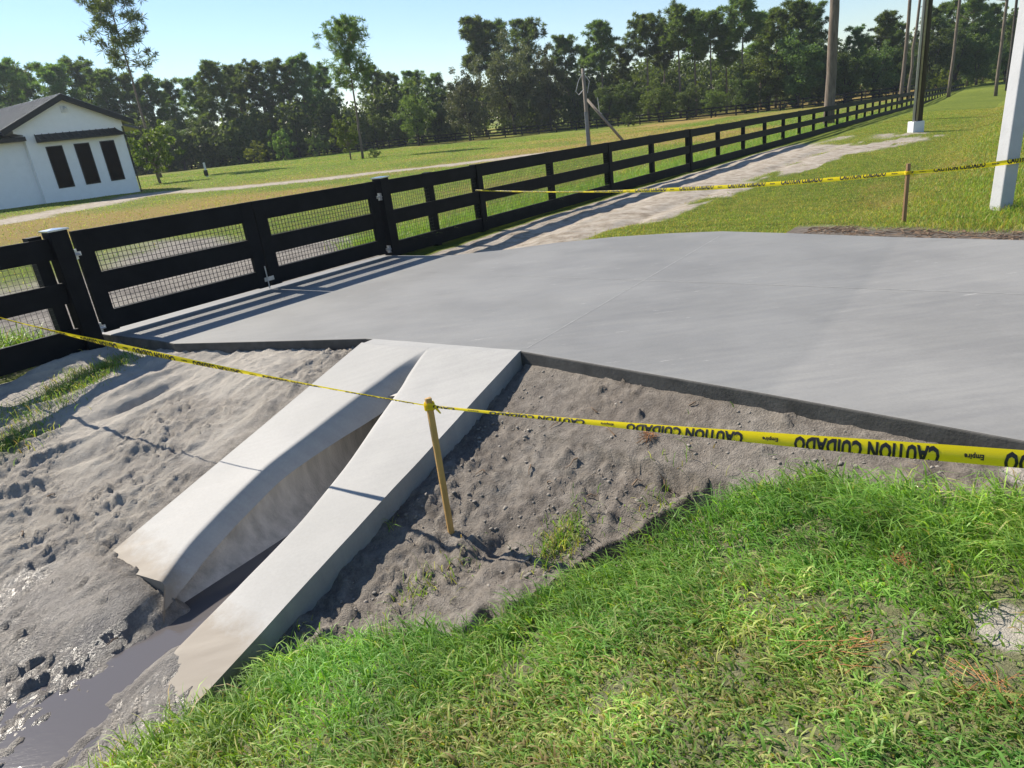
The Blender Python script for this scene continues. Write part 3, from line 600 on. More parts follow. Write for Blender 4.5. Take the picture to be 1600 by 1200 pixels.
# local: x along the gable wall to the right, y back, z up
wm = Lw; eh = 3.98; ap = 5.75; depth = 12.0; mid = wm * .44
OV = .42; W0 = -.45
m_ = MB()
gv = [(0, 0, -.3), (wm, 0, -.3), (wm, 0, eh), (wm + .1, 0, eh + .05), (wm + .1, 0, eh + .35), (mid, 0, ap), (W0, 0, eh + .42), (W0, 0, eh + .1), (0, 0, eh)]
fr = [(x, y, z) for x, y, z in gv]; bk = [(x, depth, z) for x, y, z in gv]; n = len(fr)
m_.add(fr + bk, [tuple(range(n)), tuple(range(2 * n - 1, n - 1, -1))] + [(i, n + i, n + (i + 1) % n, (i + 1) % n) for i in range(n)]); m_.build('wall', M['stucco'], house)
m_ = MB(); m_.box(-11, -.003, .35, 10, -.3, eh - .1); m_.build('wall', M['stucco'], house)
def slope_slab(name, xa, za, xb, zb, y0, y1, th=.16, ribs=None):
    mm = MB(); mm.hexa([(xa, y0, za - th), (xb, y0, zb - th), (xb, y1, zb - th), (xa, y1, za - th), (xa, y0, za), (xb, y0, zb), (xb, y1, zb), (xa, y1, za)])
    o = mm.build(name, M['roof'], house)
    mm = MB(); y = y0 + .02
    while y < y1:
        mm.hexa([(xa, y, za + .002), (xb, y, zb + .002), (xb, y + .03, zb + .002), (xa, y + .03, za + .002), (xa, y, za + .045), (xb, y, zb + .045), (xb, y + .03, zb + .045), (xa, y + .03, za + .045)]); y += .42
    mm.build('standing_seam', M['seam'], o); return o
sl = (ap - eh - .35) / (wm + .1 - mid); sl2 = (ap - eh - .42) / (mid - W0)
slope_slab('roof', mid, ap + .22, W0 - .75, ap + .22 - sl2 * (mid - W0 + .75), -OV, 8)
slope_slab('roof', mid + .001, ap + .22, wm + .65, ap + .22 - sl * (wm + .65 - mid), -OV, 8)
# fascia on the gable rake
m_ = MB(); 
for xb, s_ in ((W0 - .75, sl2), (wm + .65, sl)):
    zb = ap + .22 - s_ * abs(xb - mid); a_ = mid + (.0015 if xb > mid else -.0015); zt = .235
    m_.hexa([(a_, -OV - .03, ap + .20 - .30), (xb, -OV - .03, zb - .30), (xb, -OV - .002, zb - .30), (a_, -OV - .002, ap + .20 - .30), (a_, -OV - .03, ap + .23), (xb, -OV - .03, zb + .02), (xb, -OV - .002, zb + .02), (a_, -OV - .002, ap + .23)])
m_.build('fascia', M['trim'], house)
# wing roof (hip) and soffit
m_ = MB(); m_.box(-11.6, -.02, -.25, 10.6, eh - .32, eh - .09); m_.build('soffit', M['trim'], house)
m_ = MB(); rz_ = eh + 3.6
P = [(-11.7, -.3, eh - .085), (.8, -.3 + 1.5, eh - .085), (.8, 10.7, eh - .085), (-11.7, 10.7, eh - .085), (-7.5, 5.2, rz_), (-3.6, 5.2, rz_)]
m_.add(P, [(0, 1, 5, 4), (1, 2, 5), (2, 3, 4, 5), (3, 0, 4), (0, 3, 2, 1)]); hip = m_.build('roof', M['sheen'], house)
m_ = MB()
for k in range(14):                 # seams down the near hip faces
    t = k / 13; e0 = Vector(P[0]).lerp(Vector(P[1]), t); r0 = Vector(P[4]).lerp(Vector(P[5]), min(1, max(0, (e0.x - P[4][0]) / (P[5][0] - P[4][0])))); nrm = Vector((0, -.3, .95)).normalized() * .02
    m_.tube([e0 + nrm, r0 + nrm], .018, 4)
for k in range(1, 12):
    t = k / 12; e0 = Vector(P[1]).lerp(Vector(P[2]), t); y = e0.y; yy = 5.2; f_ = 1 - abs(y - yy) / 5.5; r0 = Vector((.8 + (P[5][0] - .8) * max(0, f_), y + (yy - y) * 0, eh - .085 + 3.185 * max(0, f_))); m_.tube([e0 + Vector((.02, 0, .02)), r0 + Vector((.02, 0, .02))], .018, 4)
m_.build('standing_seam', M['trim'], hip)
# rear porch roof seen past the right corner
m_ = MB(); zr = eh + .05; m_.add([(wm + .11, 1.0, zr + .35), (wm + 1.5, .8, zr - .12), (wm + 1.5, 7, zr - .12), (wm + .11, 7, zr + .35), (wm + .11, 1.0, zr + .20), (wm + 1.5, .8, zr - .28), (wm + 1.5, 7, zr - .28), (wm + .11, 7, zr + .20)], [(0, 1, 2, 3), (7, 6, 5, 4), (0, 4, 5, 1), (1, 5, 6, 2), (2, 6, 7, 3), (3, 7, 4, 0)]); m_.build('porch_roof', M['roof'], house)
m_ = MB(); m_.tube([(wm + .06, -.04, -.05), (wm + .06, -.04, eh)], .04, 6); m_.tube([(wm + .06, -.04, -.02), (wm + .25, -.10, -.12)], .04, 6); m_.build('downpipe', M['trim'], house)
# windows: fractions of wall width from the picture
for xa, xb in ((.165, .335), (.445, .610), (.715, .880)):
    x0, x1 = xa * wm, xb * wm - .04; z0, z1 = .92, 3.26
    fm = MB(); t_ = .05
    for bx in ((x0, x1, z0, z0 + t_), (x0, x1, z1 - t_, z1), (x0, x0 + t_, z0 + t_, z1 - t_), (x1 - t_, x1, z0 + t_, z1 - t_)): fm.box(bx[0], bx[1], -.03, -.002, bx[2], bx[3])
    fo = fm.build('window', M['trim'], house); gm = MB(); gm.box(x0 + t_, x1 - t_, -.016, -.003, z0 + t_, z1 - t_); gm.build('pane', M['glass'], fo)
m_ = MB(); a0, a1 = .10 * wm, .965 * wm
m_.hexa([(a0, -.62, 3.50), (a1, -.62, 3.50), (a1, -.003, 3.50), (a0, -.003, 3.50), (a0, -.62, 3.58), (a1 , -.62, 3.58), (a1 - .25, -.003, 3.94), (a0, -.003, 3.94)])
aw = m_.build('awning', M['trim'], house); m_ = MB()
for k in range(13):
    x = a0 + (a1 - a0 - .25) * k / 12; m_.hexa([(x, -.62, 3.582), (x + .03, -.62, 3.582), (x + .03, -.006, 3.943), (x, -.006, 3.943), (x, -.62, 3.62), (x + .03, -.62, 3.62), (x + .03, -.006, 3.98), (x, -.006, 3.98)])
m_.build('awning_seam', M['roof'], aw)
m_ = MB(); m_.box(mid - .06, mid + .30, -.08, -.002, ap - .75, ap - .42); m_.tube([(mid + .12, -.06, ap - .45), (mid + .12, -.25, ap - .6)], [.05, .09], 8); m_.build('wall_lamp', M['white'], house)

# ------------------------------------------------------------------ stakes and caution tape
def stake(name, p, h, s, mt, label, lean=(0, 0)):
    g = tag(empty(name, p), label, 'stake', 'wooden stakes holding the caution tape'); m_ = MB()
    lx, ly = lean; a = s / 2; bt = s * .62 / 2
    m_.hexa([(-a, -bt, -.15), (a, -bt, -.15), (a, bt, -.15), (-a, bt, -.15), (-a + lx, -bt + ly, h), (a + lx, -bt + ly, h - .004), (a + lx, bt + ly, h), (-a + lx, bt + ly, h - .002)]); m_.build('lath', mt, g, bevel=.0015)
    return g
u, v, z = onground(706, 838); SX, SY = xy(u, v); SZ = float(surf(u, v)); sh = height_to((SX, SY, SZ), 627)
stk = stake('stake', (SX, SY, SZ), sh, .032, M['stake'], 'new yellow pine stake in the bare soil just right of the culvert apron', (.0, .0)); stk.rotation_euler = (0, 0, .5)
FX, FY = 4.70, 8.02; u, v = uvof(FX, FY); FZ = float(surf(u, v)); fh_ = height_to((FX, FY, FZ), 252)
fs = stake('stake', (FX, FY, FZ), fh_, .042, M['darkstake'], 'dark weathered stake in the grass beyond the slab, near the white pole'); fs.rotation_euler = (0, 0, .2)
def anchor(p, label):
    u, v = uvof(p[0], p[1]); z = float(surf(u, v)); return stake('stake', (p[0], p[1], z), p[2] - z + .06, .034, M['stake'], label)
# glyphs
def glyphs(txt, w, cut=.74):
    cu = bpy.data.curves.new('caution_text', 'FONT'); cu.body = txt; cu.size = 1; cu.offset = .045; cu.resolution_u = 2; cu.space_character = 1.06
    o = bpy.data.objects.new('caution_text', cu); col.objects.link(o); bpy.context.view_layer.update()
    me = o.evaluated_get(bpy.context.evaluated_depsgraph_get()).to_mesh()
    V = np.array([v.co[:] for v in me.vertices]); Fs = [tuple(p.vertices) for p in me.polygons]
    o.to_mesh_clear(); bpy.data.objects.remove(o); bpy.data.curves.remove(cu)
    x0, x1 = V[:, 0].min(), V[:, 0].max(); V = (V - [x0, 0, 0]) * [w / (x1 - x0), 1 / .70, 1]
    bm = bmesh.new(); vs = [bm.verts.new(p) for p in V]
    for f in Fs:
        try: bm.faces.new([vs[i] for i in f])
        except ValueError: pass
    bmesh.ops.bisect_plane(bm, geom=bm.verts[:] + bm.edges[:] + bm.faces[:], plane_co=(0, cut, 0), plane_no=(0, 1, 0), clear_outer=True)
    for yy in np.arange(.1, cut, .1): bmesh.ops.bisect_plane(bm, geom=bm.verts[:] + bm.edges[:] + bm.faces[:], plane_co=(0, yy, 0), plane_no=(0, 1, 0))
    bm.verts.index_update(); V = np.array([v.co[:] for v in bm.verts]); Fs = [tuple(v.index for v in f.verts) for f in bm.faces]; bm.free(); return V, Fs
G1 = glyphs('CAUTION CUIDADO', .495); G2 = glyphs('Empire', .06, 2)
def tape(label, P0, P1, sag, wf, nf, flip, phase=0., crop=.72, n=160, extra=None, ylo=.2):
    """ribbon from P0 to P1; wf(t) = visible width, nf(t) = across direction tilt from vertical (radians)"""
    P0, P1 = Vector(P0), Vector(P1); L = (P1 - P0).length; T = (P1 - P0).normalized(); side = T.cross(Vector((0, 0, 1))).normalized()
    def fr(s, w):                     # s metres along, w in [-.5,.5] across
        t = s / L; c = P0.lerp(P1, t) - Vector((0, 0, sag * 4 * t * (1 - t))); a = nf(t); up = (Vector((0, 0, 1)) * cos(a) + side * sin(a)); return c + up * (w * wf(t)), (side * cos(a) - Vector((0, 0, 1)) * sin(a))
    V = []; Fc = []; m = 5
    for i in range(n + 1):
        s = L * i / n; wd = wf(i / n)
        for k in range(m): w = k / (m - 1) - .5; c, nn = fr(s, w); V.append(c + nn * (.12 * wd * (1 - (2 * w)**2)) )
    for i in range(n):
        for k in range(m - 1): Fc.append((i * m + k, (i + 1) * m + k, (i + 1) * m + k + 1, i * m + k + 1))
    o = mesh_np('caution_tape', V, faces=Fc, mat=M['tape'], smooth=True); tag(o, label, 'caution tape', 'caution tape strung round the new driveway')
    TV = []; TF = []
    per = .69; k0 = -1; s0 = phase % per
    while s0 + k0 * per < L:
        for (Vg, Fg), off, yl, hh in ((G1, 0, ylo, (1 - ylo) / .74), (G2, .555, .42, .30)):
            for sgn in (1, -1):
                b = len(TV); ok = np.ones(len(Vg), bool)
                for q_, (gx, gy, _) in enumerate(Vg):
                    s = s0 + k0 * per + off + gx; s = L - s if flip else s; y = min(yl + gy * hh, 1.0)
                    w = (y - .5) * (-1 if flip else 1); ok[q_] = 0 <= s <= L; wd = wf(min(1, max(0, s / L))); c, nn = fr(min(max(s, 0), L), w * .998)
                    TV.append(c + nn * (.12 * wd * (1 - (2 * w * .998)**2)) + nn * (.0016 * sgn))
                TF += [tuple(b + i for i in f) for f in Fg if all(ok[i] for i in f)]
        k0 += 1
    mesh_np('lettering', TV, faces=TF, mat=M['ink'], parent=o)
    if extra: mesh_np('knot', extra[0], faces=extra[1], mat=M['tape'], parent=o)
    return o
def knot(c, r, rz=0):
    m_ = MB(); c = Vector(c)
    for dz in (-.012, 0, .012): m_.tube([c + Vector((r * cos(a), r * .75 * sin(a), dz + .004 * sin(3 * a))) for a in np.linspace(0, 2 * pi, 13)], .008, 5)
    m_.tube([c + Vector((r, 0, 0)), c + Vector((r + .03, -.02, -.04))], [.010, .004], 5); return m_.v, m_.f
ky = SZ + sh - .045; top_pt = (SX, SY, ky)
LT = W(2.2, -7.585, .72)
tape('caution tape twisted narrow, from the left fence to the pine stake over the culvert', LT, top_pt, .045, lambda t: .038 + .004 * sin(t * 17) - .020 * sst(.75, 1, t), lambda t: .35 + .5 * sin(t * 9), True, .1)
d = ray(1600, 712); RP = np.array([0, 0, EYE]) + d * (2.45 / FPX); RPt = Vector(top_pt) + (Vector(RP) - Vector(top_pt)) * 1.35
def s_at(P0, P1, px):
    P0, P1 = np.array(P0), np.array(P1); ts = np.linspace(0, 1, 4000); return float(ts[np.argmin([abs(proj(P0 + (P1 - P0) * t)[0] - px) for t in ts])]) * float(np.linalg.norm(P1 - P0))
_L = (RPt - Vector(top_pt)).length
tape('caution tape with upside down lettering, from the pine stake to the right over the grass', top_pt, RPt, .018, lambda t: .014 + .050 * sst(.05, .75, t), lambda t: -.75 + .5 * sst(.2, .8, t), True, _L - s_at(top_pt, RPt, 1469), extra=knot(top_pt, .022))
# far run: fence -> dark stake -> white pole
wpx, wpy = 5.66, 7.80
ptf = W(9.75, FV + .06, .62); fst = (FX, FY, FZ + fh_ - .10)
tape('caution tape strung above the sandy track, from the fence to the dark stake', ptf, fst, .10, lambda t: .022 + .034 * sst(.3, .55, t) * (1 - .3 * sst(.8, 1, t)), lambda t: -.5, False, .3, extra=knot(fst, .03))
pz_ = fst[2] + .02; wp = (wpx - .17, wpy - .08, pz_)
tape('short caution tape from the dark stake to the white pole', fst, wp, .01, lambda t: .03 + .02 * t, lambda t: -.3, False, .25)
wq = (wpx + 1.6, wpy - .55, pz_ + .10)
tape('caution tape passing the front of the white pole at the right edge', wp, wq, .0, lambda t: .05, lambda t: -.2, False, .1)

anchor(tuple(RPt), 'yellow stake holding the near tape beyond the right edge of the picture'); anchor(wq, 'yellow stake holding the far tape right of the white pole')
# ------------------------------------------------------------------ poles
u, v = uvof(wpx, wpy); z = float(surf(u, v))
wpole = tag(empty('utility_pole', (wpx, wpy, z), radians(4)), 'pale square concrete pole with caution tape across it, nearest the right edge', 'utility pole')
m_ = MB(); h = 9.; a, b_ = .080, .055; m_.hexa([(-a, -a, -.4), (a, -a, -.4), (a, a, -.4), (-a, a, -.4), (-b_, -b_, h), (b_, -b_, h), (b_, b_, h), (-b_, b_, h)]); m_.build('shaft', M['concpole'], wpole, bevel=.012)
m_ = MB(); m_.tube([(-.03, -.085, 1.55), (-.03, -.11, 1.55)], .012, 6); m_.tube([(-.02, -.08, 2.4), (-.02, -.10, 2.4)], .010, 6); m_.build('bolt', M['galv'], wpole); wpole.rotation_euler = (0, radians(1.2), radians(6))
P_ = at(1430, 26.5)
bp = tag(empty('utility_pole', P_), 'thick dark wooden utility pole with white base at the end of the sandy track', 'utility pole')
m_ = MB(); m_.tube([(0.06, 0, -.3), (.10, 0, 12)], [.15, .125], 12); m_.build('pole', M['darkpole'], bp, smooth=True)
m_ = MB(); m_.tube([(-.16, -.1, .3), (-.11, -.1, 11)], .04, 8); m_.build('conduit', M['conduit'], bp, smooth=True)
m_ = MB(); m_.tube([(-.06, -.14, .3), (-.02, -.14, 11)], .035, 8); m_.build('conduit', simple('pale_wood_strip', (.30, .27, .17), .7), bp, smooth=True)
m_ = MB(); m_.box(-.20, .20, -.2, .18, -.1, .38); m_.build('base_box', M['white'], bp, bevel=.01)
P_ = at(921, 43)
u_, v_ = uvof(P_[0], P_[1]); up_h = height_to(P_, 106)
up = tag(empty('utility_pole', P_), 'slim weathered service pole with meter box and dangling wires in the open field', 'utility pole')
m_ = MB(); m_.tube([(0, 0, -.3), (-.05, 0, up_h)], [.12, .09], 9); m_.build('pole', M['polewood'], up, smooth=True)
m_ = MB(); m_.box(-.16, .02, -.22, -.10, .05, 2.0); m_.build('meter_box', simple('grey_box', (.16, .17, .19), .5), up)
m_ = MB(); m_.tube([(-.05, -.08, up_h - .2), (-.35, -.1, up_h - .6), (-.55, -.1, up_h - 1.15), (-.40, -.1, up_h - 1.35), (-.10, -.1, up_h - 1.1)], .022, 5)
m_.tube([(0, -.08, up_h - .3), (.25, -.1, up_h - .7), (.1, -.1, up_h - 1.3)], .02, 5); m_.tube([(.75, .5, up_h - 1.6), (.8, .5, up_h - 2.4), (.95, .5, up_h - 2.5)], .02, 5); m_.build('wire', M['conduit'], up)
m_ = MB(); m_.tube([(.12, .4, up_h * .62), (2.05, -.6, -.02)], [.07, .08], 8); m_.build('brace', M['polewood'], up, smooth=True)
m_ = MB(); Q_ = at(955, 38); plk = MB(); plk.box(-1.2, 1.2, -.12, .12, 0, .06); tag(plk.build('plank', M['conduit']), 'pale plank lying in the field grass below the braced pole', 'plank').location = (Q_[0], Q_[1], Q_[2] + .02)
bpy.data.objects['plank'].rotation_euler = (0, 0, .1)
P_ = at(324, 62); mk = tag(empty('utility_pedestal', P_), 'small white pedestal post beside the pale drive near the house', 'pedestal')
m_ = MB(); m_.box(-.07, .07, -.07, .07, 0, 1.15); m_.build('post', M['white'], mk, bevel=.01); m_ = MB(); m_.box(-.13, .17, -.2, -.071, .1, .55); m_.build('box', M['trim'], mk)

# ------------------------------------------------------------------ trees
class Leaves:
    def __init__(s): s.c = []; s.a = []; s.b = []
    def add(s, C, A, B): s.c.append(C); s.a.append(A); s.b.append(B)
    def mesh(s):
        C, A_, B_ = map(np.concatenate, (s.c, s.a, s.b)); V = np.stack([C - A_ , C - B_ * .9, C + A_, C + B_ * .9], 1).reshape(-1, 3); return V, np.arange(len(V)).reshape(-1, 4)
def rnd_dir(r, n): d = r.normal(size=(n, 3)); return d / np.linalg.norm(d, axis=1)[:, None]
def scatter_leaves(lv, r, c, rad, n, size, flat=1.0, elong=1.6):
    p = rnd_dir(r, n) * (r.random((n, 1))**.45) * rad; p[:, 2] *= flat; C = np.asarray(c) + p
    a = rnd_dir(r, n); b = np.cross(a, rnd_dir(r, n)); b /= np.linalg.norm(b, axis=1)[:, None]; s = size * r.uniform(.6, 1.3, (n, 1)); lv.add(C, a * s * elong / 2, b * s / 2)
def tuft(lv, r, c, R, n, w=.05):
    d = rnd_dir(r, n); d[:, 2] = d[:, 2] * .9 + .25; d /= np.linalg.norm(d, axis=1)[:, None]; b = np.cross(d, rnd_dir(r, n)); b /= np.linalg.norm(b, axis=1)[:, None]
    L = R * r.uniform(.6, 1.1, (n, 1)); lv.add(np.asarray(c) + d * L * .55, d * L * .5, b * w)
def pine_proto(seed, h, cs, rad, nb, matk='pine', lean=.02, tn=64, shape='round', trunk_r=None, tw=.05):
    r = np.random.default_rng(seed); tm = MB(); lv = Leaves(); n = 9; tr = trunk_r or h * .0125
    bx, by = r.uniform(-lean, lean, 2) * h; spine = [(bx * (i / n)**1.5 + r.normal() * .04, by * (i / n)**1.5 + r.normal() * .04, h * .97 * i / n) for i in range(n + 1)]
    tm.tube(spine, [tr * (1 - .78 * i / n) for i in range(n + 1)], 7)
    for k in range(nb):
        t = cs + (1 - cs) * ((k + r.random()) / nb); i = min(int(t * n), n - 1); f_ = t * n - i; p = np.array(spine[i]) * (1 - f_) + np.array(spine[i + 1]) * f_
        q = (t - cs) / (1 - cs); prof = math.sqrt(max(.05, 1 - ((q - .42) / .62)**2)) if shape == 'round' else (1 - q * .75)
        az = k * 2.399 + r.normal() * .5; L = rad * prof * r.uniform(.55, 1.1); rise = r.uniform(.05, .55) + q * .5
        e = p + np.array([cos(az) * L, sin(az) * L, L * rise]); md = (p + e) / 2 + np.array([0, 0, -.08 * L]); rr_ = max(.012, tr * .28 * (1 - q * .5))
        tm.tube([p, md, e], [rr_, rr_ * .7, rr_ * .3], 4, cap=False)
        for j in range(int(r.integers(4, 8))):
            tt = r.uniform(.35, 1.05); c = (p * (1 - tt) + e * tt) + r.normal(size=3) * L * .16 * np.array([1, 1, .7]); tuft(lv, r, c, h * .040 * r.uniform(.7, 1.3), tn, tw * h / 16)
            if r.random() < .6: tm.tube([(p + e) / 2, c], [rr_ * .4, rr_ * .2], 3, cap=False)
    for j in range(5): tuft(lv, r, np.array(spine[-1]) + r.normal(size=3) * h * .015, h * .035, tn, tw * h / 16)
    return tm, lv, matk, 'bark'
def broad_proto(seed, h, rad, trunk=.22, matk='broad', nl=110, per=46, size=.17, flat=.8, limbs=9, low=.18, bark='darkbark'):
    r = np.random.default_rng(seed); tm = MB(); lv = Leaves(); th = h * trunk
    tm.tube([(0, 0, -.3), (r.normal() * .05, 0, th * .6), (r.normal() * .1, r.normal() * .1, th * 1.3)], [h * .028, h * .022, h * .018], 8)
    cc = np.array([0, 0, h * (low + 1) / 2]); hz = h * (1 - low) / 2
    for k in range(limbs):
        az = k * 2.4 + r.normal() * .3; el = r.uniform(.3, 1.2); d = np.array([cos(az) * cos(el), sin(az) * cos(el), sin(el)]); e = cc + d * np.array([rad, rad, hz]) * .7; s_ = np.array([0, 0, th])
        tm.tube([s_, (s_ + e) / 2 + r.normal(size=3) * .15 * rad * .3, e], [h * .014, h * .008, h * .003], 5, cap=False)
    for k in range(nl):
        d = rnd_dir(r, 1)[0]; q = r.uniform(.45, 1.0) if r.random() < .8 else r.uniform(.1, .6); lump_ = 1 + .22 * sin(d[0] * 5 + seed) * cos(d[2] * 4 + seed * 2) + r.normal() * .07
        c = cc + d * np.array([rad, rad, hz]) * q * lump_
        scatter_leaves(lv, r, c, h * .062 * r.uniform(.7, 1.4), per, size, flat)
    return tm, lv, matk, bark
protos = {}
def place_tree(key, name, x, y, z, s, rz, label, cat='tree', group=None, sxy=1.):
    if key not in protos or isinstance(protos[key], tuple):
        tm, lv, mk_, bk_ = protos[key]
        e = empty(name, (x, y, z), rz); tm.build('trunk', M[bk_], e, smooth=True)
        V, Q = lv.mesh(); mesh_np('crown', V, quads=Q, mat=M[mk_], parent=e); protos[key] = e
    else:
        src = protos[key]; e = src.copy(); col.objects.link(e); e.name = name; e.location = (x, y, z); e.rotation_euler = (0, 0, rz)
        for k_ in list(e.keys()): 
            if k_ in ('label', 'category', 'group', 'kind'): del e[k_]
        for ch in src.children: c = ch.copy(); col.objects.link(c); c.parent = e
    e.scale = (s * sxy, s * sxy, s); tag(e, label, cat, group); return e
protos['pineA'] = pine_proto(1, 16, .45, 3.0, 44); protos['pineB'] = pine_proto(2, 16, .56, 2.4, 36); protos['pineC'] = pine_proto(3, 16, .32, 3.0, 56)
protos['pineD'] = pine_proto(4, 16, .64, 3.0, 34); protos['pineE'] = pine_proto(12, 16, .22, 2.9, 60)
protos['tallpine'] = pine_proto(5, 16, .54, 3.1, 60, tn=34, trunk_r=.17, lean=.0, tw=.045); protos['loosepine'] = pine_proto(6, 16, .62, 3.1, 32, tn=36, lean=.04, trunk_r=.16, tw=.04)
protos['oakA'] = broad_proto(7, 12, 6.2, .2, 'oak', 200, 110, .19, .8, 12, .10); protos['oakB'] = broad_proto(8, 12, 5.2, .22, 'oak', 150, 110, .19, .85, 10, .08)
protos['broadA'] = broad_proto(9, 10, 3.6, .15, 'broad', 110, 100, .17, .9, 8, .06); protos['broadB'] = broad_proto(10, 10, 3.0, .15, 'woods', 100, 110, .18, 1., 8, .04)
protos['bush'] = broad_proto(11, 3, 1.9, .1, 'broad', 60, 50, .13, .8, 6, .0); protos['small'] = broad_proto(13, 5, 2.0, .28, 'broad', 80, 42, .16, .9, 7, .18, 'bark')
protos['yellow'] = broad_proto(14, 3, 2.2, .08, 'yellowleaf', 60, 46, .14, .8, 6, .0)
protos['shade'] = broad_proto(15, 12, 4.2, .12, 'woods', 130, 110, .20, 1., 8, .0)
trng = np.random.default_rng(99)
def plant(key, name, px, Yd, ytop, label, h0, cat='tree', group=None, sxy=1., hmax=None):
    P_ = at(px, Yd); hh = height_to(P_, ytop); return place_tree(key, name, P_[0], P_[1], P_[2] - .05, hh / h0, trng.uniform(0, 6.28), label, cat, group, sxy * (1.))
# individual trees
plant('tallpine', 'pine_tree', 567, 70, 33, 'tall isolated pine with a round open crown standing alone in the field', 16, 'pine tree').rotation_euler = (0, radians(2.5), 0)
plant('loosepine', 'pine_tree', 250, 75, -12, 'very tall leaning pine with sparse crown rising behind the house roof', 16, 'pine tree')
plant('small', 'small_tree', 251, 58, 190, 'small leafy green tree beside the right corner of the white house', 5)
plant('small', 'small_tree', 548, 71, 178, 'slender pale stemmed young tree just left of the isolated field pine', 5, sxy=.8)
plant('bush', 'shrub', 586, 68, 228, 'low dark bush on the lawn just right of the isolated field pine', 3, 'shrub')
plant('yellow', 'shrub', 405, 106, 222, 'yellow green shrub at the wood edge, left of a rounded grey green bush', 3, 'shrub')
plant('bush', 'shrub', 445, 104, 192, 'rounded grey green bush at the wood edge right of the yellow shrub', 3, 'shrub', sxy=.7)
plant('bush', 'shrub', 500, 108, 205, 'dark bush at the wood edge just left of the isolated field pine', 3, 'shrub', sxy=.8)
plant('oakA', 'oak_tree', 805, 108, 62, 'massive spreading live oak, widest crown in the treeline, left of the braced pole', 12, 'oak tree', sxy=.80)
plant('oakB', 'oak_tree', 735, 104, 105, 'lower grey green oak at the left shoulder of the massive live oak', 12, 'oak tree', sxy=.85)
plant('oakB', 'oak_tree', 862, 106, 70, 'grey green oak at the right shoulder of the massive live oak', 12, 'oak tree', sxy=.65)
plant('broadA', 'broadleaf_tree', 655, 106, 128, 'light olive broadleaf tree between the field pine and the oaks', 10, sxy=.9)
# pines of the treeline, left to right; skyline rows read off the photograph
TL = [(20, 128, 118, 'pineC'), (62, 122, 95, 'pineA'), (92, 130, 108, 'pineE'), (130, 120, 104, 'pineC'), (165, 128, 98, 'pineE'), (200, 122, 112, 'pineC'), (232, 126, 118, 'pineE'), (268, 124, 122, 'pineC'), (300, 130, 128, 'pineE'), (335, 122, 125, 'pineC'),
      (366, 118, 100, 'pineA'), (398, 124, 106, 'pineC'), (430, 120, 100, 'pineE'), (462, 118, 98, 'pineC'), (492, 120, 90, 'pineA'), (522, 126, 105, 'pineE'), (600, 118, 108, 'pineC'), (628, 122, 118, 'pineE'), (662, 116, 112, 'pineA'), (692, 120, 118, 'pineC'),
      (760, 122, 30, 'pineB'), (788, 126, 36, 'pineB'), (838, 120, 32, 'pineA'), (893, 114, 58, 'pineA'), (922, 118, 74, 'pineE'), (945, 108, 36, 'pineB'), (972, 112, 72, 'pineE'), (1014, 104, 25, 'pineD'), (1040, 110, 40, 'pineB'), (1064, 100, 10, 'pineD'), (1088, 106, 22, 'pineB'), (1112, 98, 20, 'pineD'),
      (1136, 104, 40, 'pineB'), (1160, 96, -3, 'pineD'), (1188, 104, 22, 'pineB'), (1212, 98, 15, 'pineA'), (1240, 96, 4, 'pineE'), (1268, 100, 10, 'pineC'), (1330, 98, 45, 'pineE'), (1352, 104, 60, 'pineC'), (1378, 96, 20, 'pineB'), (1396, 102, 38, 'pineE'),
      (1450, 100, 12, 'pineE'), (1478, 106, 5, 'pineC'), (1510, 102, -15, 'pineE'), (1535, 108, 10, 'pineC'), (1575, 112, 20, 'pineE'), (1610, 108, 10, 'pineC')]
def where(px):
    marks = [(0, 'behind the far left of the house'), (95, 'behind the house gable'), (180, 'behind the right roof slope of the house'), (250, 'above the small tree by the house'), (324, 'above the white pedestal'), (405, 'above the yellow shrub'), (500, 'left of the lone field pine'), (600, 'right of the lone field pine'), (655, 'above the light olive tree'),
             (760, 'above the left of the massive oak'), (838, 'above the right of the massive oak'), (918, 'behind the braced service pole'), (1014, 'right of the braced service pole'), (1100, 'left of the big fence pine, beyond the far fence'), (1190, 'a little left of the big fence pine'), (1260, 'immediately left of the big fence pine'), (1350, 'between big fence pine and dark pole'), (1395, 'immediately left of the dark pole'), (1465, 'just right of the dark pole'), (1530, 'left of the pale concrete pole'), (1600, 'at the pale concrete pole')]
    return min(marks, key=lambda q_: abs(q_[0] - px))[1]
kindtxt = {'pineA': 'flat topped pine', 'pineB': 'slim tufted pine', 'pineC': 'dense dark pine', 'pineD': 'tall bare stemmed pine', 'pineE': 'bushy pine'}
used = {}; order = ['', 'second ', 'third ', 'fourth ', 'fifth ']
byd = {}
for px, Yd, yt, key in TL: byd.setdefault((key, where(px)), []).append(px)
for px, Yd, yt, key in TL:
    g_ = sorted(byd[(key, where(px))]); rank = ['', 'left one, ', 'right one, '][0 if len(g_) == 1 else 1 + g_.index(px)] if len(g_) < 3 else ['leftmost, ', 'second from left, ', 'third from left, ', 'fourth from left, ', 'fifth from left, '][g_.index(px)]
    plant(key, 'pine_tree', px, Yd, yt, kindtxt[key] + ', ' + rank + where(px), 16, 'pine tree', 'pines in the treeline', sxy=1.15)
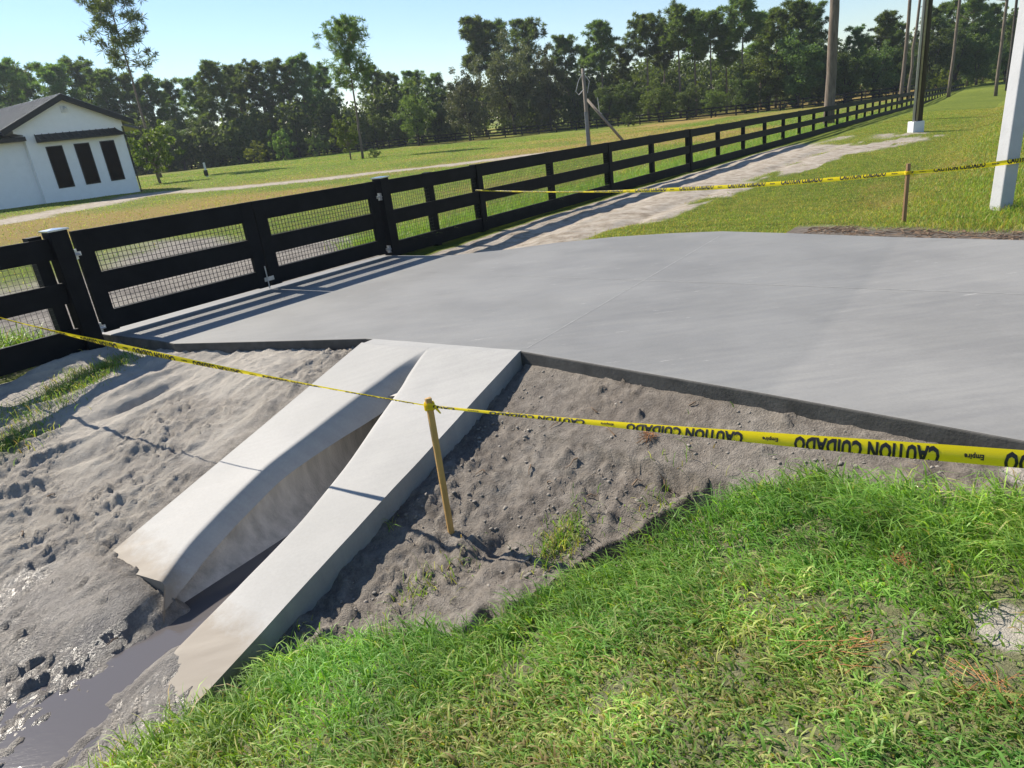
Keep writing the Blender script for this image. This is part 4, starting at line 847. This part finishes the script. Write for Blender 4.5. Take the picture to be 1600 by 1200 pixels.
# broadleaf understorey along the wood edge
UN = [(30, 112, 175, 'broadB'), (85, 110, 180, 'broadB'), (140, 112, 178, 'broadB'), (190, 108, 185, 'broadB'), (235, 110, 180, 'broadB'), (290, 114, 188, 'broadB'), (330, 116, 180, 'broadB'), (375, 114, 192, 'broadB'), (420, 116, 170, 'broadB'), (470, 114, 175, 'broadB'), (530, 116, 160, 'broadB'), (590, 114, 165, 'broadA'), (625, 112, 170, 'broadB'), (690, 112, 160, 'broadB'),
      (905, 104, 130, 'broadB'), (950, 100, 128, 'broadB'), (985, 98, 122, 'broadB'), (1030, 94, 118, 'broadA'), (1075, 95, 130, 'broadB'), (1118, 92, 128, 'broadA'), (1165, 92, 105, 'broadB'), (1200, 92, 60, 'broadA'), (1245, 90, 45, 'broadB'), (1280, 92, 60, 'shade'), (1320, 90, 75, 'shade'), (1365, 92, 65, 'broadB'), (1400, 94, 70, 'shade'), (1450, 98, 45, 'shade'), (1490, 100, 38, 'broadB'), (1525, 102, 50, 'shade'), (1570, 104, 60, 'shade'), (1615, 104, 60, 'shade')]
kt = {'broadA': 'sunlit broadleaf tree', 'broadB': 'dark bushy tree', 'shade': 'deep green shade tree'}
byd = {}
for px, Yd, yt, key in UN: byd.setdefault((key, where(px)), []).append(px)
for px, Yd, yt, key in UN:
    g_ = sorted(byd[(key, where(px))]); rank = ['', 'left one, ', 'right one, '][0 if len(g_) == 1 else 1 + g_.index(px)] if len(g_) < 3 else ['leftmost, ', 'second from left, ', 'third from left, ', 'fourth from left, ', 'fifth from left, '][g_.index(px)]
    plant(key, 'broadleaf_tree', px, Yd, yt, kt[key] + ', ' + rank + where(px), 12 if key == 'shade' else 10, 'tree', 'understorey trees along the wood edge', sxy=1.25)
plant('bush', 'shrub', 983, 90, 170, 'small round bush at the far fence right of the braced pole', 3, 'shrub')
plant('yellow', 'shrub', 1467, 88, 112, 'round yellow green bush above the far end of the long fence', 3, 'shrub', sxy=.8)
plant('yellow', 'shrub', 1412, 92, 128, 'low bright yellow green bush just left of the dark pole', 3, 'shrub', sxy=.8)
# tall bare trunks rising out of the picture
def trunk_tree(px, Yd, r0, label, pt=None, h=22, lean=(0, 0), bk='bark'):
    P_ = at(px, Yd); e = tag(empty('pine_tree', P_), label, 'pine tree'); m_ = MB(); r = np.random.default_rng(int(px)); n = 14; sp = [(lean[0] * i / n + r.normal() * .03, lean[1] * i / n + r.normal() * .03, -.3 + h * i / n) for i in range(n + 1)]
    m_.tube(sp, [r0 * (1.12 if i == 0 else 1) * (1 - .55 * i / n) for i in range(n + 1)], 12)
    for k in range(14):
        i = int(r.integers(4, 13)); az = r.uniform(0, 6.28); L = r.uniform(.3, 1.0); p = np.array(sp[i]); m_.tube([p, p + np.array([cos(az) * L, sin(az) * L, .2 * L])], [.035, .012], 4)
    lv = Leaves()
    for k in range(26):
        t = r.uniform(.72, 1.); p = np.array(sp[int(t * n)]); az = r.uniform(0, 6.28); L = r.uniform(.8, 3.0); e_ = p + np.array([cos(az) * L, sin(az) * L, L * .4]); m_.tube([p, e_], [.05, .015], 4, cap=False)
        for j in range(4): tuft(lv, r, e_ + r.normal(size=3) * .5, .55, 24, .05)
    m_.build('trunk', M[bk], e, smooth=True); V, Q = lv.mesh(); mesh_np('crown', V, quads=Q, mat=M['pine'], parent=e); return e
trunk_tree(1296, 37.5, .26, 'big pine with thick scaly bare trunk standing at the long fence', h=20)
trunk_tree(1406, 66, .17, 'thin pale pine trunk left of the dark pole, the farther left of two', h=24, lean=(.6, 0))
trunk_tree(1418, 74, .15, 'thin dark pine trunk close against the left of the dark pole', h=24, lean=(1.0, 0))
trunk_tree(1482, 70, .15, 'pale bare pine trunk with branch stubs above the far end of the fence', h=26, lean=(.5, 0))
trunk_tree(1555, 62, .13, 'straight slender pine trunk left of the pale concrete pole', h=26, lean=(-.1, 0))
trunk_tree(1572, 72, .14, 'thin dark pine trunk right behind the pale concrete pole', h=24, lean=(-.1, 0), bk='darkbark')
# mass of woods filling in behind
lv = Leaves(); wr = np.random.default_rng(42); 
for k in range(2300):
    px = wr.uniform(-260, 1800); Yd = wr.uniform(112, 150); P_ = at(px, Yd) if k % 1 == 0 else None
    zt = wr.uniform(0, 1)**.9 * (6.8 if px < 720 else 7.8) * (.75 + .5 * float(vnoise(px / 45., 3.3, 8)))
    scatter_leaves(lv, wr, (P_[0], P_[1], P_[2] + zt), 2.0, 84, .38, .8)
V, Q = lv.mesh(); o = mesh_np('distant_woods', V, quads=Q, mat=M['woods']); tag(o, 'dark mass of far woods seen between the nearer trunks', 'woods', kind='stuff')

# ------------------------------------------------------------------ grass blades
def blades(name, u, v, h, w, lean_az, lean, tone, label):
    """numpy blade mesh: two-segment bent blades on the ground sheet"""
    n = len(u); r = np.random.default_rng(len(u)); z = surf(u, v); x, y = xy(u, v); B = np.stack([x, y, z - .004], -1)
    az = r.uniform(0, 2 * pi, n); side = np.stack([np.cos(az), np.sin(az), np.zeros(n)], -1) * w[:, None] / 2
    la = lean_az; d = np.stack([np.cos(la), np.sin(la), np.zeros(n)], -1)
    Zv = np.array([0, 0, 1.]); hl = (h * lean)[:, None]; hz = h[:, None]; ln = lean[:, None]
    m1 = B + d * hl * .22 + Zv * hz * .48; m2 = B + d * hl * .62 + Zv * hz * (.82 - .12 * ln); tip = B + d * hl * 1.1 + Zv * hz * (1.02 - .42 * ln)
    V = np.stack([B - side, B + side, m1 + side, m1 - side, m2 + side * .8, m2 - side * .8, tip], 1).reshape(-1, 3); b = np.arange(n)[:, None] * 7
    Q = np.concatenate([b + np.array([0, 1, 2, 3]), b + np.array([3, 2, 4, 5])]); T = b + np.array([5, 4, 6]); tn = np.repeat(np.c_[tone, np.ones(n)], 7, axis=0)
    o = mesh_np(name, V, quads=Q, tris=T, mat=M['blade'], attrs={'tone': tn}); tag(o, label, 'grass', kind='stuff'); return o
def tones(r, n, dryf):
    g = np.array([.105, .215, .035]); g2 = np.array([.25, .38, .08]); y = np.array([.36, .37, .12]); br = np.array([.33, .24, .11])
    t = r.random((n, 1)); c = g * (1 - t) + g2 * t; k = (r.random(n) < dryf)[:, None]; c = np.where(k, y * (.7 + .5 * t), c); k = (r.random(n) < dryf * .25)[:, None]; c = np.where(k, br, c); return c * r.uniform(.8, 1.2, (n, 1))
r = np.random.default_rng(1234)
# foreground bank
n = 165000; u = r.uniform(-.2, 3.7, n); v = r.uniform(-2.95, 1.1, n)
e_ = grass_edge(u, v); bare = fbm(u * 1.5, v * 1.5, 3, 74); dens = sst(-.02, .08, e_) * np.where(bare < -.35, .25, 1) * (.35 + .65 * sst(-.3, .15, fbm(u * 5, v * 5, 3, 101)))
for (px, py, rad) in ((1580, 985, .13), (1615, 1060, .13), (1408, 880, .04), (1600, 745, .08)):
    uu, vv, _ = onground(px, py); dens = dens * (1 - .96 * np.exp(-((u - uu)**2 + (v - vv)**2) / rad**2))
P3 = np.stack([*xy(u, v), surf(u, v)], -1); prx = P3 - [0, 0, EYE]; cz = prx @ F; vis = cz > .3; k = (r.random(n) < dens) & vis & (sdf_poly(u, v, SLAB) > .03); u, v, e_ = u[k], v[k], e_[k]; n = len(u)
lush = sst(.9, .2, e_) * .8 + .2 * (fbm(u * 2, v * 2, 2, 103) > 0); yellow = sst(-.15, .25, fbm(u * 1.3 + 5, v * 1.3, 3, 104)) * sst(.5, 1.2, e_)
hgt = (.033 + .078 * lush) * r.uniform(.45, 1.5, n) * (.75 + .5 * vnoise(u * 4, v * 4, 105)); la = np.where(r.random(n) < .45, math.atan2(.6, -.8) + r.normal(0, .7, n), r.uniform(0, 2 * pi, n))
blades('lawn_grass', u, v, hgt, (.0028 + .0062 * r.random(n)**1.6) * (1.15 - .3 * lush), la, r.uniform(.3, 1.3, n) + .35 * (1 - lush), tones(r, n, .07 + .38 * yellow) * (1.25 + .6 * fbm(u * 3.5, v * 3.5, 3, 620))[:, None] * (1 + np.c_[.35, .1, 0.] * fbm(u * 1.2, v * 1.2, 2, 621)[:, None]), 'bright green unmown grass covering the bank in the foreground')
# weeds left of slab and scattered blades
uu = []; vv = []
for px, py, su, cnt in ((165, 575, .22, 900), (120, 600, .2, 700), (60, 640, .25, 500), (5, 700, .2, 700), (120, 535, .15, 250), (610, 825, .03, 10), (460, 1010, .1, 25), (880, 848, .10, 420), (650, 925, .08, 60), (1030, 800, .2, 120), (700, 900, .12, 60)):
    a, b_, _ = onground(px, py); uu.append(r.normal(a, su, cnt)); vv.append(r.normal(b_, su * .6, cnt))
u = np.concatenate(uu); v = np.concatenate(vv); k = (sdf_poly(u, v, SLAB) > .02) & ((v < -4.25) | (v > -2.7)); u, v = u[k], v[k]; n = len(u)
blades('weeds', u, v, r.uniform(.02, .10, n), r.uniform(.003, .006, n), r.uniform(0, 6.28, n), r.uniform(.3, 1.1, n), tones(r, n, .35), 'sparse green weeds growing through the grey soil on both sides of the culvert')
# tall strip behind the long fence, and weeds behind the left fence
n = 60000; u = 7.9 + 38 * r.random(n)**1.5; v = FV - .12 - np.abs(r.normal(0, .55, n)) - .0; k = v > -9.6; u, v = u[k], v[k]; n = len(u); s_ = 1 + .035 * (u - 8)
blades('fence_line_grass', u, v, r.uniform(.12, .34, n), .006 * s_, r.uniform(0, 6.28, n), r.uniform(.2, .9, n), tones(r, n, .12) * 1.05, 'tall bright grass growing along the back of the long fence')
n = 5000; u = r.normal(2.1, .55, n); v = r.normal(-8.3, .25, n); k = (v < -7.8) & (u < 2.95); u, v = u[k], v[k]; n = len(u)
blades('fence_line_weeds', u, v, r.uniform(.12, .42, n), r.uniform(.006, .012, n), r.uniform(0, 6.28, n), r.uniform(.2, .9, n), tones(r, n, .15), 'bright weeds behind the short fence left of the gate')
# verge right of the track
n = 230000; t = r.random(n); u = 8.2 + 42 * t**1.8; v = -6.0 + 10.5 * r.random(n)
tr_ = track_mask(u, v); ds = sdf_poly(u, v, SLAB); mu = sst(.9, .45, ds + fbm(u * 1.2, v * 1.2, 3, 75) * .35) * (v > -2.2)
k = (r.random(n) > tr_ * 1.02) & (ds > .06) & (r.random(n) > mu * 1.0); u, v = u[k], v[k]; n = len(u); s_ = 1 + .07 * (u - 8)
yl = sst(-.2, .3, fbm(u * .5, v * .5, 3, 110)); sw = np.exp(-((v + 1.5) / .6)**2)
lushr = sst(-1.6, .2, v)
blades('verge_grass', u, v, (.03 + .05 * lushr) * r.uniform(.5, 1.4, n), .0045 * s_, r.uniform(0, 6.28, n), r.uniform(.3, 1., n), tones(r, n, .34 + .25 * yl + .25 * sw - .15 * lushr) * np.array([1.12, 1.0, .9]), 'short sunlit grass on the roadside slope beyond the driveway')
# field turf tufts
n = 150000; u = r.uniform(2, 75, n); v = -8.2 - 75 * r.random(n)**1.6; x, y = xy(u, v); ok = (y > 8) & (np.abs(x / y) < 1.1)
yd = sst(9.3, 8.2, u + fbm(u * .5, v * .5, 3, 72) * 2.0) * sst(-17, -13.5, v + fbm(u * .4, v * .4, 3, 73) * 3)
pth_ = np.zeros(n)
for (a, b_), (c_, d_) in zip(PP[:-1], PP[1:]):
    ex, ey = c_ - a, d_ - b_; t = np.clip(((u - a) * ex + (v - b_) * ey) / (ex * ex + ey * ey), 0, 1); pth_ = np.maximum(pth_, sst(2.0, 1.1, np.hypot(u - a - ex * t, v - b_ - ey * t) + fbm(u * .4, v * .4, 3, 80) * .9))
hx, hy = (x - A[0]) * cos(hang) + (y - A[1]) * sin(hang), -(x - A[0]) * sin(hang) + (y - A[1]) * cos(hang)
ok &= (r.random(n) > yd) & (r.random(n) > pth_) & ~((hx > -12) & (hx < wm + .2) & (hy > -.1))
u, v = u[ok], v[ok]; n = len(u); dist = np.hypot(*xy(u, v)); dr_ = sst(-9, -12, v) * sst(-44, -30, v) * sst(-.25, .25, fbm(u * .07, v * .12, 4, 77))
blades('field_grass', u, v, .05 * r.uniform(.5, 1.3, n), .0006 * dist + .004, r.uniform(0, 6.28, n), r.uniform(.3, 1.0, n), tones(r, n, .25 + .6 * dr_) * np.where(dr_[:, None] > .5, .95, 1.), 'mown paddock grass with yellow dry patches between the fence and the woods')

# ------------------------------------------------------------------ soil clods, twigs, needles
def clods(name, u, v, s, label, mt):
    t = (1 + 5**.5) / 2; ico = np.array([(-1, t, 0), (1, t, 0), (-1, -t, 0), (1, -t, 0), (0, -1, t), (0, 1, t), (0, -1, -t), (0, 1, -t), (t, 0, -1), (t, 0, 1), (-t, 0, -1), (-t, 0, 1)]) / 1.9
    fi = np.array([(0, 11, 5), (0, 5, 1), (0, 1, 7), (0, 7, 10), (0, 10, 11), (1, 5, 9), (5, 11, 4), (11, 10, 2), (10, 7, 6), (7, 1, 8), (3, 9, 4), (3, 4, 2), (3, 2, 6), (3, 6, 8), (3, 8, 9), (4, 9, 5), (2, 4, 11), (6, 2, 10), (8, 6, 7), (9, 8, 1)])
    n = len(u); rr = np.random.default_rng(n); z = surf(u, v); x, y = xy(u, v)
    V = ico[None] * rr.uniform(.7, 1.3, (n, 12, 1)) * s[:, None, None] * rr.uniform(.6, 1.2, (n, 1, 3)); V[:, :, 2] *= .55; V += np.stack([x, y, z + s * .1], -1)[:, None]
    o = mesh_np(name, V.reshape(-1, 3), tris=(fi[None] + np.arange(n)[:, None, None] * 12).reshape(-1, 3), mat=mt); tag(o, label, 'soil', kind='stuff')
n = 60000; u = r.uniform(-.5, 3.9, n); v = r.uniform(-7.4, .3, n); rp = sst(-.1, .35, fbm(u * 1.1, v * 1.1, 3, 11)); rp = np.where(v > -2.8, .45 + .4 * rp, .15 + .85 * rp)
rp = rp * sst(-.1, .35, fbm(u * 3.1, v * 3.1, 3, 611)) * 1.6
k = (r.random(n) < rp * .9) & (grass_edge(u, v) * (v > -2.95) < .0) & ((v < -4.24) | (v > -2.68)) & (sdf_poly(u, v, SLAB) > .03) & ~((u < 1.15) & (v > -4.3)); u, v = u[k], v[k]
clods('soil_clods', u, v, .0025 + .014 * r.random(len(u))**7, 'crumbled soil clods strewn over the bare ground beside the culvert', M['clod'])
tw = MB(); spots = [(852, 758), (760, 740), (905, 720), (918, 780), (1010, 700), (960, 690), (830, 730), (1080, 640), (1045, 760), (990, 760), (880, 660), (930, 650), (1150, 700), (40, 845), (75, 780), (240, 1040), (185, 1000), (1360, 985), (215, 870), (700, 890), (890, 930)]
for i, (px, py) in enumerate(spots):
    a, b_, _ = onground(px, py); an = r.uniform(0, 6.28); L = r.uniform(.03, .10); pts_ = []
    for k in range(4): uu_, vv_ = a + cos(an) * L * k / 3 + r.normal() * .006, b_ + sin(an) * L * k / 3 + r.normal() * .006; pts_.append(W(uu_, vv_, float(surf(uu_, vv_)) + .008 + .008 * (k in (1, 2))))
    tw.tube(pts_, [.005, .004, .003, .0015], 5)
o = tw.build('twigs', M['twig']); tag(o, 'dead twigs and root ends scattered over the dug soil', 'twigs', kind='stuff')
nd = MB()
for (px, py, cnt, ll) in ((1290, 1020, 26, .16), (1015, 700, 70, .05), (1408, 882, 60, .05), (1545, 1085, 40, .10)):
    a, b_, _ = onground(px, py)
    for k in range(cnt):
        an = r.normal(.9, .35) if ll > .15 else r.uniform(0, 6.28); c1, c2 = a + r.normal() * ll * .35, b_ + r.normal() * ll * .35; L = ll * r.uniform(.5, 1); z_ = float(surf(c1, c2)) + (.035 if ll > .12 else .02) * r.uniform(.5, 1.3)
        nd.tube([W(c1, c2, z_), W(c1 + cos(an) * L, c2 + sin(an) * L, z_ + r.normal() * .012)], [.0012, .0008], 3)
o = nd.build('pine_needles', M['needle']); tag(o, 'reddish dead pine needles and root fibres lying on grass and soil', 'pine needles', kind='stuff')
n = 1500; uu = r.uniform(7.4, 9.4, n); vv = r.uniform(-2.0, .9, n); k = (sdf_poly(uu, vv, SLAB) > .05) & (sdf_poly(uu, vv, SLAB) < .55); uu, vv = uu[k], vv[k]; ch = MB()
for a, b_ in zip(uu[:320], vv[:320]):
    an = r.uniform(0, 3.14); L = r.uniform(.04, .16); z_ = float(surf(a, b_)) + .012; ch.tube([W(a, b_, z_), W(a + cos(an) * L, b_ + sin(an) * L, z_ + r.uniform(-.005, .02))], [.006, .003], 4)
o = ch.build('bark_mulch', M['twig']); tag(o, 'brown bark debris along the far edge of the driveway by the dark stake', 'mulch', kind='stuff')

# ------------------------------------------------------------------ morning air: one even closed box
m = bpy.data.materials.new('haze'); m.use_nodes = True; nt = m.node_tree; nt.nodes.remove(nt.nodes['Principled BSDF']); pv = nt.nodes.new('ShaderNodeVolumePrincipled')
pv.inputs['Color'].default_value = (.80, .88, 1, 1); pv.inputs['Density'].default_value = .0003; pv.inputs['Anisotropy'].default_value = .2; nt.links.new(pv.outputs[0], nt.nodes['Material Output'].inputs['Volume'])
zlo = float(Z.min()) - 1.0; hb = MB(); hb.box(-480, 480, -480, 480, zlo, 48); o = hb.build('haze', m); tag(o, 'thin pale morning air softening the far woods', 'haze', kind='stuff')
